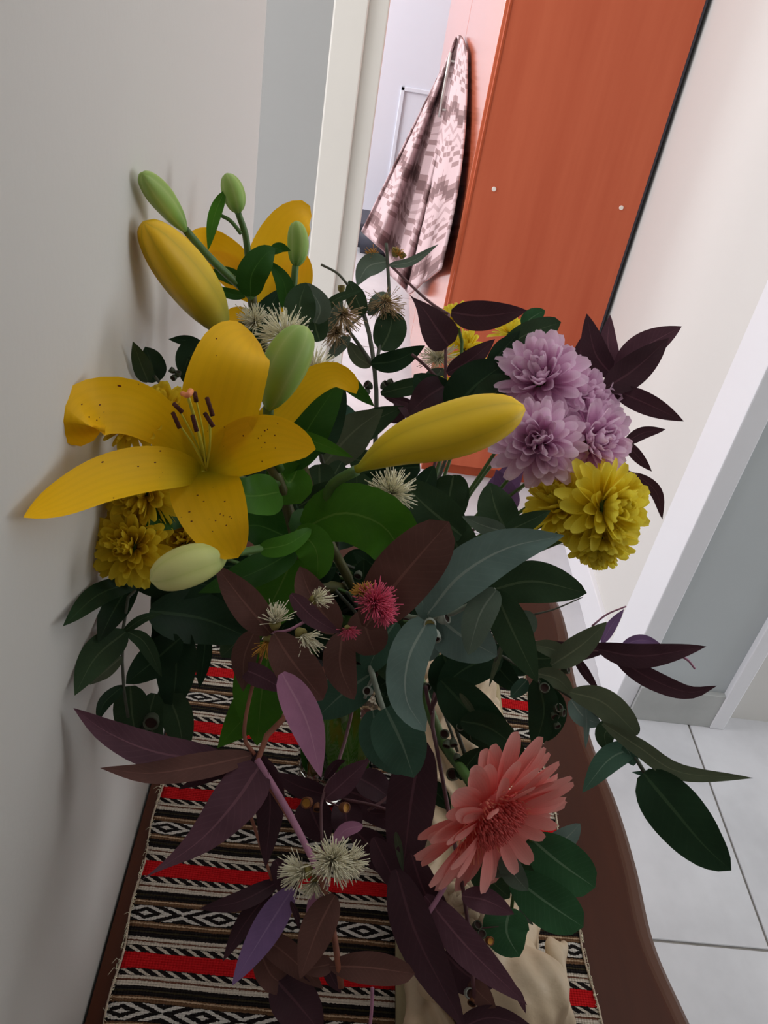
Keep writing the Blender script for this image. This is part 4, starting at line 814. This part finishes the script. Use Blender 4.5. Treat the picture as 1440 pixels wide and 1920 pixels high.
PF = [('brown', 'lance', 66, (508, 1188, .455), (452, 1122, .442), (403, 1058, .43)), ('brown', 'lance', 48, (478, 1182, .462), (458, 1232, .46), (456, 1296, .46)), ('brown', 'ellip', 80, (514, 1188, .448), (548, 1240, .442), (606, 1312, .44)), ('brown', 'ovate', 66, (632, 1184, .472), (584, 1118, .47), (562, 1062, .47)), ('purple', 'lance', 36, (545, 1114, .458), (590, 1160, .455), (640, 1188, .455)),
      ('brown', 'ovate', 62, (642, 1186, .462), (638, 1250, .455), (664, 1312, .45)), ('brown', 'ellip', 116, (686, 1176, .46), (746, 1090, .448), (842, 978, .44)), ('brown', 'round', 76, (676, 1146, .476), (690, 1190, .475), (704, 1228, .475)), ('mauve', 'lance', 66, (528, 1262, .43), (574, 1350, .425), (602, 1458, .42)), ('purple', 'lance', 42, (450, 1252, .462), (492, 1270, .456), (540, 1298, .455)),
      ('purple', 'lance', 66, (430, 1428, .462), (300, 1412, .44), (205, 1375, .425), (138, 1328, .412)), ('brown', 'lance', 50, (472, 1416, .455), (380, 1436, .44), (280, 1450, .43), (188, 1440, .418)), ('purple', 'drop', 92, (486, 1436, .45), (440, 1505, .44), (370, 1580, .43), (268, 1648, .42)), ('plum', 'lance', 56, (478, 1412, .457), (506, 1490, .452), (498, 1626, .45)), ('plum', 'lance', 30, (470, 1416, .46), (400, 1450, .45), (335, 1480, .445)),
      ('plum', 'lance', 36, (524, 1652, .46), (450, 1690, .45), (374, 1704, .45)), ('plum', 'lance', 36, (510, 1668, .46), (460, 1730, .455), (418, 1802, .45)), ('violet', 'lance', 56, (550, 1664, .442), (500, 1742, .435), (435, 1848, .43)), ('plum', 'ovate', 44, (516, 1612, .455), (540, 1660, .455), (534, 1706, .455)), ('brown', 'lance', 64, (628, 1678, .43), (596, 1742, .425), (562, 1836, .42)), ('mauve', 'lance', 32, (612, 1648, .44), (592, 1690, .44), (574, 1724, .44)),
      ('brown', 'lance', 52, (486, 1752, .442), (540, 1792, .44), (606, 1854, .432)), ('brown', 'ovate', 52, (488, 1786, .442), (512, 1832, .44), (560, 1856, .436)), ('plum', 'ovate', 84, (516, 1836, .44), (556, 1880, .432), (602, 1936, .43)), ('brown', 'ellip', 56, (618, 1812, .43), (690, 1814, .425), (778, 1826, .42)), ('brown', 'lance', 36, (624, 1806, .432), (600, 1812, .43), (560, 1818, .43)), ('plum', 'lance', 26, (612, 1800, .435), (622, 1832, .433), (640, 1862, .43)), ('plum', 'lance', 12, (545, 1690, .435), (556, 1716, .434), (560, 1742, .434))]
branch('purple_gum_branch', 'long purple-leaved gum branch arching down over the runner in front', 'gum branch', PG,
    vase=('st_red', 5, 6, [(640, 1852, .428), (632, 1790, .43), (616, 1690, .432), (606, 1654, .434), (545, 1530, .444), (478, 1420, .455), (560, 1318, .47), (640, 1212, .485), (700, 1140, .52), (700, 1110, .57)]),
    stems=[('st_mauve', 6.5, 6.5, [(600, 1640, .431), (545, 1530, .441), (482, 1424, .452)]), ('st_red', 3.5, 3, [(470, 1530, .45), (490, 1590, .452), (510, 1650, .455)]), ('st_red', 4, 3, [(478, 1415, .457), (458, 1380, .46), (470, 1300, .465), (500, 1200, .465)]), ('st_mauve', 3, 3, [(508, 1186, .456), (540, 1182, .455), (574, 1164, .456)]), ('st_mauve', 3.5, 3, [(698, 1852, .44), (697, 1890, .44), (692, 1940, .44)])],
    leaves=[l + ({'roll': .15},) for l in PF],
    blossoms=[(622, 1612, .428, 40, (.05, .1, 1), 'cream', 150, 1.5), (650, 1616, .436, 34, (.6, .1, .7), 'cream', 110, 1.4), (572, 1634, .434, 40, (-.8, .1, .4), 'cream', 90, 0.9), (590, 1652, .437, 26, (-.2, -.7, .5), 'cream', 60, 1.1), (516, 1168, .452, 34, (.1, .9, .4), 'cream', 50, 0.9), (566, 1190, .45, 36, (.6, -.5, .5), 'cream', 60, 0.8), (502, 1202, .455, 30, (-.2, -.8, .4), 'ochre', 30, 0.7), (590, 1124, .462, 28, (.7, .2, .5), 'cream', 40, 0.9),
              (702, 1130, .440, 36, (.5, .3, .7), 'pink', 170, 1.6), (716, 1148, .440, 26, (.8, -.3, .4), 'pink', 80, 1.4), (682, 1112, .44, 20, (-.3, .8, .5), 'ochre', 50, 1.3), (652, 1180, .448, 20, (.3, -.7, .5), 'pink', 40, 1.3)])
branch('purple_gum_branch', 'dark plum gum sprig with small orange nuts low in front of the vase', 'gum branch', PG,
    vase=('st_plum', 4, 3, [(605, 1596, .50), (603, 1500, .525), (630, 1440, .555), (652, 1370, .575), (680, 1240, .59)]),
    stems=[('st_plum', 3, 3, [(640, 1498, .53), (700, 1510, .53), (750, 1528, .53)]), ('st_plum', 3, 3, [(690, 1520, .53), (720, 1500, .535), (745, 1480, .54)]), ('st_plum', 2, 2, [(610, 1500, .525), (635, 1512, .523), (648, 1516, .52)])],
    leaves=[('plum', 'lance', 40, (618, 1492, .55), (560, 1474, .55), (512, 1448, .55)), ('purple', 'lance', 44, (610, 1498, .53), (650, 1462, .53), (694, 1422, .53)), ('plum', 'ovate', 54, (668, 1456, .54), (704, 1476, .54), (738, 1502, .54)), ('plum', 'ovate', 70, (575, 1498, .535), (590, 1535, .53), (610, 1580, .53)), ('plum', 'lance', 60, (640, 1500, .53), (650, 1540, .525), (640, 1580, .525)), ('plum', 'lance', 16, (690, 1524, .53), (720, 1526, .53), (748, 1526, .53)), ('plum', 'lance', 58, (664, 1556, .50), (710, 1602, .50), (754, 1656, .495)), ('mauve', 'lance', 26, (680, 1548, .47), (645, 1558, .47), (618, 1594, .47)), ('brown', 'lance', 34, (680, 1330, .50), (705, 1370, .50), (738, 1412, .50)), ('plum', 'lance', 18, (610, 1460, .54), (630, 1432, .54), (648, 1426, .54)), ('plum', 'lance', 70, (640, 1480, .56), (690, 1500, .56), (740, 1560, .55))],
    nutl=[(576, 1505, .522, 11, (-.3, .2, .9), 'nut_brown', 'ochre'), (646, 1514, .518, 10, (.6, .1, .6), 'nut_brown', 'ochre'), (595, 1515, .522, 8, (0, -.5, .8), 'nut_brown')])
branch('purple_gum_branch', 'dark violet gum branch hanging over the statuette at the bottom', 'gum branch', PG,
    vase=('st_plum', 4, 4, [(890, 1880, .455), (882, 1780, .465), (872, 1690, .472), (850, 1570, .49), (826, 1440, .51), (808, 1335, .53), (822, 1280, .55), (790, 1180, .58)]),
    stems=[('st_plum', 4, 4, [(822, 1232, .535), (824, 1290, .532), (808, 1332, .53)]), ('st_plum', 3.5, 4, [(798, 1286, .53), (802, 1312, .53), (810, 1340, .53)]), ('st_plum', 2, 2, [(880, 1742, .468), (930, 1738, .468), (985, 1735, .47)]), ('st_mauve', 5, 5, [(800, 1716, .455), (815, 1694, .456), (834, 1662, .46)])],
    leaves=[l + ({'roll': .12},) for l in [('plum', 'ovate', 92, (790, 1390, .50), (770, 1510, .49), (752, 1668, .48)), ('plum', 'lance', 80, (742, 1630, .462), (784, 1760, .45), (872, 1930, .44)), ('purple', 'lance', 64, (796, 1680, .46), (880, 1780, .45), (988, 1884, .44)), ('purple', 'lance', 46, (866, 1680, .462), (910, 1688, .462), (964, 1714, .462)), ('plum', 'ovate', 72, (832, 1786, .468), (876, 1828, .466), (924, 1852, .464)), ('plum', 'lance', 44, (850, 1935, .45), (920, 1908, .45), (1005, 1930, .45)), ('plum', 'lance', 60, (770, 1600, .475), (800, 1680, .47), (860, 1760, .465)), ('plum', 'lance', 44, (700, 1570, .48), (725, 1620, .476), (756, 1690, .47)), ('purple', 'lance', 14, (960, 1845, .447), (975, 1870, .446), (986, 1900, .446)), ('olive', 'lance', 14, (742, 1560, .485), (748, 1590, .485), (756, 1638, .48)), ('brown', 'lance', 40, (880, 1842, .46), (905, 1868, .455), (930, 1890, .45))]],
    nutl=[(856, 1783, .463, 11, (-.1, .2, .9), 'nut_grey'), (880, 1862, .458, 10, (.3, .3, .8), 'nut_grey'), (886, 1878, .456, 9, (-.4, -.3, .8), 'nut_brown'), (918, 1764, .46, 8, (.4, .2, .8), 'nut_brown', 'ochre'), (902, 1752, .462, 9, (.2, .5, .7), 'nut_dark'), (894, 1736, .464, 9, (.4, .6, .5), 'nut_dark')])
branch('gum_branch', 'silvery blue-green gum branch with grey nuts in the middle', 'gum branch', G,
    vase=('st_silver', 6, 5, [(930, 1106, .468), (870, 1140, .468), (808, 1162, .47), (750, 1150, .49), (700, 1120, .54)]),
    stems=[('st_silver', 6, 5, [(688, 1230, .505), (712, 1310, .49), (736, 1376, .478)]), ('st_silver', 4, 3, [(700, 1270, .50), (690, 1290, .498), (684, 1310, .497)]), ('st_silver', 3, 4, [(690, 1232, .505), (720, 1215, .505), (745, 1200, .50)])],
    leaves=[('silver', 'lance', 92, (802, 1152, .466), (862, 1080, .46), (950, 1028, .46), (1058, 1004, .465), {'roll': .15, 'fold': .25}), ('silver', 'strap', 76, (800, 1166, .462), (766, 1235, .452), (762, 1310, .446), (798, 1372, .44), {'roll': .1, 'fold': .25}), ('teal', 'ovate', 100, (722, 1328, .462), (752, 1390, .456), (776, 1458, .455), {'roll': .1, 'fold': .25}), ('teal', 'ovate', 72, (698, 1332, .472), (716, 1398, .47), (760, 1452, .468), {'roll': .1}), ('silver', 'ovate', 96, (812, 1148, .476), (862, 1190, .476), (932, 1230, .48), {'roll': .1}),
            ('grey', 'ovate', 60, (930, 1106, .464), (900, 1152, .46), (878, 1228, .46), {'roll': .1, 'fold': .25}), ('dark', 'ovate', 80, (922, 1106, .48), (1000, 1090, .48), (1100, 1112, .48), {'roll': .1}), ('dark', 'lance', 72, (928, 1108, .47), (960, 1180, .47), (1008, 1280, .47), {'roll': .1}), ('teal', 'ovate', 66, (742, 1166, .505), (710, 1212, .50), (686, 1266, .50), {'roll': .1}), ('teal', 'ovate', 80, (696, 1262, .505), (644, 1300, .50), (594, 1346, .50), {'roll': .1}), ('silver', 'ovate', 34, (806, 1160, .47), (794, 1135, .472), (786, 1108, .474)), ('grey', 'lance', 34, (950, 998, .50), (908, 986, .50), (866, 968, .50), {'roll': .1}), ('dark', 'lance', 36, (946, 998, .505), (986, 980, .505), (1033, 957, .505), {'roll': .1}), ('dark', 'ovate', 74, (955, 1006, .52), (930, 955, .52), (918, 905, .525), {'roll': .1}), ('silver', 'ovate', 40, (812, 1162, .474), (814, 1200, .478), (806, 1240, .48))],
    nutl=[(806, 1170, .462, 12, (-.1, -.1, .95), 'nut_grey', 'cup'), (814, 1194, .462, 13, (.1, -.7, .6), 'nut_grey'), (834, 1160, .466, 11, (.7, .3, .5), 'nut_grey'), (722, 1370, .462, 15, (.3, -.2, .9), 'nut_grey'), (710, 1364, .464, 12, (-.6, 0, .7), 'nut_grey'), (690, 1296, .495, 9, (-.4, .2, .8), 'nut_grey'), (744, 1150, .492, 9, (-.6, .2, .6), 'nut_grey')])
branch('gum_branch', 'sprig of broad dark green leaves with round nuts above the gerbera', 'gum branch', G,
    vase=('st_dark', 4, 4, [(872, 1415, .50), (850, 1350, .51), (838, 1300, .53), (800, 1200, .57)]),
    stems=[('st_dark', 3, 3, [(858, 1410, .50), (845, 1370, .505), (830, 1330, .515)]), ('st_dark', 2.5, 2, [(942, 1202, .50), (935, 1222, .50), (928, 1240, .50)])],
    leaves=[('deep', 'ovate', 74, (940, 1228, .52), (875, 1252, .52), (820, 1296, .52), {'roll': .1}), ('deep', 'lance', 86, (826, 1276, .505), (880, 1332, .50), (986, 1436, .498), {'roll': .1}), ('deep', 'lance', 58, (864, 1352, .492), (920, 1366, .49), (990, 1420, .488), {'roll': .1}), ('olive', 'lance', 12, (943, 1204, .50), (930, 1246, .50), (917, 1288, .50)), ('deep', 'ovate', 90, (830, 1226, .53), (850, 1275, .53), (850, 1330, .53), {'roll': .1}), ('deep', 'lance', 40, (860, 1460, .495), (880, 1430, .495), (906, 1400, .495), {'roll': .1}), ('olive', 'lance', 12, (862, 1300, .498), (884, 1330, .497), (892, 1352, .497)), ('deep', 'ovate', 46, (900, 1215, .53), (950, 1240, .53), (990, 1265, .53)), ('deep', 'lance', 40, (790, 1470, .515), (822, 1490, .512), (845, 1520, .51), {'roll': .1})],
    nutl=[(834, 1376, .50, 9, (-.3, .1, .9)), (862, 1364, .50, 8, (.1, .4, .8)), (886, 1381, .50, 9, (.4, .1, .8)), (850, 1394, .498, 8, (.1, -.6, .6)), (838, 1396, .498, 8, (-.3, -.6, .6)), (858, 1422, .498, 8, (.2, -.5, .7)), (850, 1452, .50, 12, (-.5, .2, .7)), (864, 1206, .50, 9, (.2, -.3, .8))])
branch('gum_branch', 'olive gum sprig with nut cluster to the right of the silvery leaves', 'gum branch', G,
    vase=('st_dark', 4, 3, [(1008, 1275, .50), (960, 1240, .515), (880, 1200, .54), (780, 1130, .58)]),
    stems=[('st_dark', 2, 2, [(1008, 1275, .50), (1026, 1308, .50), (1040, 1335, .50)]), ('st_dark', 2, 1, [(1002, 1152, .56), (1040, 1142, .56), (1092, 1120, .56)])],
    leaves=[('deep', 'ovate', 58, (1008, 1272, .50), (1020, 1335, .50), (1002, 1404, .50), {'roll': .1}), ('olive', 'lance', 36, (1004, 1262, .50), (1046, 1274, .50), (1077, 1306, .50), {'roll': .1}), ('olive', 'lance', 48, (1034, 1248, .502), (1090, 1210, .50), (1138, 1166, .50), {'roll': .1}), ('olive', 'lance', 32, (1064, 1228, .505), (1025, 1214, .505), (992, 1208, .505)), ('dark', 'lance', 50, (960, 1225, .515), (1010, 1235, .512), (1060, 1232, .51), {'roll': .1}), ('teal', 'ovate', 28, (988, 1275, .505), (972, 1292, .505), (958, 1308, .505)), ('deep', 'ovate', 46, (1030, 1290, .505), (1040, 1340, .505), (1026, 1390, .505)), ('grey', 'round', 32, (978, 1146, .55), (992, 1168, .55), (986, 1192, .55), {'roll': .1}), ('deep', 'lance', 46, (905, 1215, .525), (950, 1270, .52), (985, 1300, .515))],
    nutl=[(1046, 1328, .497, 9, (.3, .3, .8)), (1054, 1336, .497, 8, (.6, 0, .6)), (1040, 1342, .497, 8, (.1, -.4, .8)), (1044, 1360, .497, 7, (.3, -.5, .7)), (1062, 1256, .505, 8, (.7, .2, .5)), (1020, 1290, .497, 10, (0, .2, .9))])
branch('purple_gum_branch', 'plum gum spray pointing right past the table edge', 'gum branch', PG,
    vase=('st_plum', 3.5, 3, [(1170, 1222, .55), (1080, 1218, .555), (960, 1190, .57), (800, 1120, .59)]),
    stems=[('st_mauve', 2, 1.5, [(1110, 1174, .56), (1138, 1152, .56), (1174, 1137, .56)]), ('st_mauve', 2.5, 2, [(1272, 1228, .54), (1290, 1238, .54), (1303, 1254, .54)])],
    leaves=[l + ({'roll': .12},) for l in [('plum', 'lance', 36, (990, 1210, .555), (1080, 1222, .553), (1170, 1206, .55)), ('plum', 'lance', 46, (1122, 1218, .545), (1205, 1230, .54), (1324, 1212, .532)), ('plum', 'lance', 38, (1150, 1228, .548), (1215, 1270, .544), (1290, 1298, .54), (1344, 1286, .535)), ('violet', 'lance', 22, (1166, 1210, .55), (1204, 1200, .55), (1244, 1212, .55)), ('violet', 'lance', 20, (1128, 1206, .555), (1146, 1174, .555), (1170, 1142, .555)), ('plum', 'lance', 18, (1076, 1228, .56), (1100, 1264, .56), (1124, 1298, .56))]])
branch('gum_branch', 'green gum branch drooping over the table edge with one big leaf', 'gum branch', G,
    vase=('st_dark', 3.5, 4, [(1214, 1458, .482), (1176, 1396, .49), (1130, 1345, .497), (1060, 1300, .51), (940, 1220, .54), (800, 1130, .585)]),
    leaves=[l + ({'roll': .12},) for l in [('olive', 'ellip', 56, (1068, 1298, .492), (1132, 1318, .486), (1196, 1378, .48)), ('silver', 'ovate', 38, (1070, 1312, .502), (1096, 1345, .50), (1128, 1358, .50)), ('dark', 'ovate', 38, (1156, 1356, .496), (1134, 1376, .494), (1140, 1408, .494)), ('teal', 'lance', 48, (1190, 1402, .49), (1142, 1424, .485), (1092, 1486, .48)), ('teal', 'ovate', 30, (1170, 1398, .488), (1182, 1415, .487), (1188, 1436, .486)), ('olive', 'lance', 34, (1130, 1356, .482), (1200, 1402, .476), (1275, 1448, .47), (1412, 1459, .46)), ('deep', 'ovate', 104, (1206, 1450, .476), (1258, 1512, .466), (1320, 1585, .46), (1371, 1632, .455)), ('teal', 'lance', 14, (1254, 1438, .484), (1218, 1450, .484), (1184, 1448, .484)), ('dark', 'round', 34, (1160, 1345, .492), (1180, 1360, .49), (1192, 1380, .49)), ('silver', 'lance', 12, (1098, 1328, .498), (1100, 1362, .497), (1098, 1404, .496))]])
branch('gum_branch', 'sprig of rounded green leaves under the gerbera at right', 'gum branch', G,
    vase=('st_green', 4, 3.5, [(958, 1712, .476), (966, 1650, .482), (958, 1570, .495), (920, 1440, .515), (850, 1290, .55), (780, 1170, .58)]),
    stems=[('st_green', 2.5, 2.5, [(960, 1560, .495), (980, 1566, .492), (998, 1578, .488)])],
    leaves=[l + ({'roll': .12},) for l in [('round', 'ellip', 92, (990, 1568, .49), (1050, 1618, .485), (1116, 1664, .48)), ('round', 'ellip', 86, (956, 1640, .48), (1022, 1690, .475), (1094, 1738, .47)), ('silver', 'ovate', 40, (1026, 1584, .494), (1060, 1572, .492), (1088, 1544, .49)), ('grey', 'ovate', 50, (962, 1600, .478), (932, 1622, .476), (908, 1640, .475)), ('grey', 'ovate', 44, (945, 1602, .474), (964, 1640, .472), (990, 1670, .47)), ('dark', 'ovate', 66, (896, 1596, .50), (920, 1648, .50), (956, 1684, .50)), ('round', 'ovate', 86, (956, 1702, .474), (950, 1748, .466), (974, 1794, .46)), ('dark', 'ovate', 60, (950, 1570, .505), (985, 1580, .505), (1030, 1580, .505)), ('dark', 'ovate', 50, (985, 1600, .50), (1010, 1640, .50), (1040, 1680, .498)), ('grey', 'lance', 14, (975, 1700, .48), (985, 1718, .48), (1000, 1735, .48))]])
# the shaded heart of the bouquet: short sprigs of dark leaves around the mouth of the vase
rs = random.Random(5)
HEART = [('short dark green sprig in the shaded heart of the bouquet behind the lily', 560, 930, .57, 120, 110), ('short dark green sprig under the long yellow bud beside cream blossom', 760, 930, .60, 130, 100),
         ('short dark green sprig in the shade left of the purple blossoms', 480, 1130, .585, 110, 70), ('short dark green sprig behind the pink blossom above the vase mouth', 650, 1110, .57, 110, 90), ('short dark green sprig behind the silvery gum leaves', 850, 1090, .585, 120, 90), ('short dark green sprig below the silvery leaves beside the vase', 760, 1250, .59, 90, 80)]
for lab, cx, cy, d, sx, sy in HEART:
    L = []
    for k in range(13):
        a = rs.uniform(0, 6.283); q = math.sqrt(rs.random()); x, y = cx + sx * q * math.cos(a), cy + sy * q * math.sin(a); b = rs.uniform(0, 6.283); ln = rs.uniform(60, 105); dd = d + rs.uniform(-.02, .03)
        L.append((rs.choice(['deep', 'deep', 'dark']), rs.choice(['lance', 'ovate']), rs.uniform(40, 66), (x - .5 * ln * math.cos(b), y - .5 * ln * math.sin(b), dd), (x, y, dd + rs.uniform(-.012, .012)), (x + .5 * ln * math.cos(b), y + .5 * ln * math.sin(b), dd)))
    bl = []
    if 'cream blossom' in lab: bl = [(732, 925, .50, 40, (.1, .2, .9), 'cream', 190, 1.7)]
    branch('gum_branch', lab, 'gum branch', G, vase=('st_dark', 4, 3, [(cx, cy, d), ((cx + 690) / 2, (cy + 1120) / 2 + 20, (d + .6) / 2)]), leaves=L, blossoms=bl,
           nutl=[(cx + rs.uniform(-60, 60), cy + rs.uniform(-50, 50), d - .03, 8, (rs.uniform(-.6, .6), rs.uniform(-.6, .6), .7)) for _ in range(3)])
branch('gum_branch', 'sprig of broad green leaves beside the cream blossom under the yellow bud', 'gum branch', G,
    vase=('st_dark', 4, 3, [(750, 905, .545), (800, 960, .555), (790, 1040, .58)]),
    leaves=[('dark', 'ovate', 84, (866, 1004, .545), (802, 952, .54), (748, 898, .54), {'roll': .1}), ('dark', 'ovate', 60, (862, 1042, .555), (792, 1002, .552), (736, 972, .55), {'roll': .1}), ('dark', 'ovate', 84, (690, 985, .52), (672, 930, .52), (668, 880, .52), {'roll': .1}), ('dark', 'ovate', 80, (880, 1060, .55), (850, 1010, .55), (840, 950, .55), {'roll': .1}), ('dark', 'lance', 40, (560, 950, .53), (600, 925, .525), (640, 900, .525), {'roll': .1})])
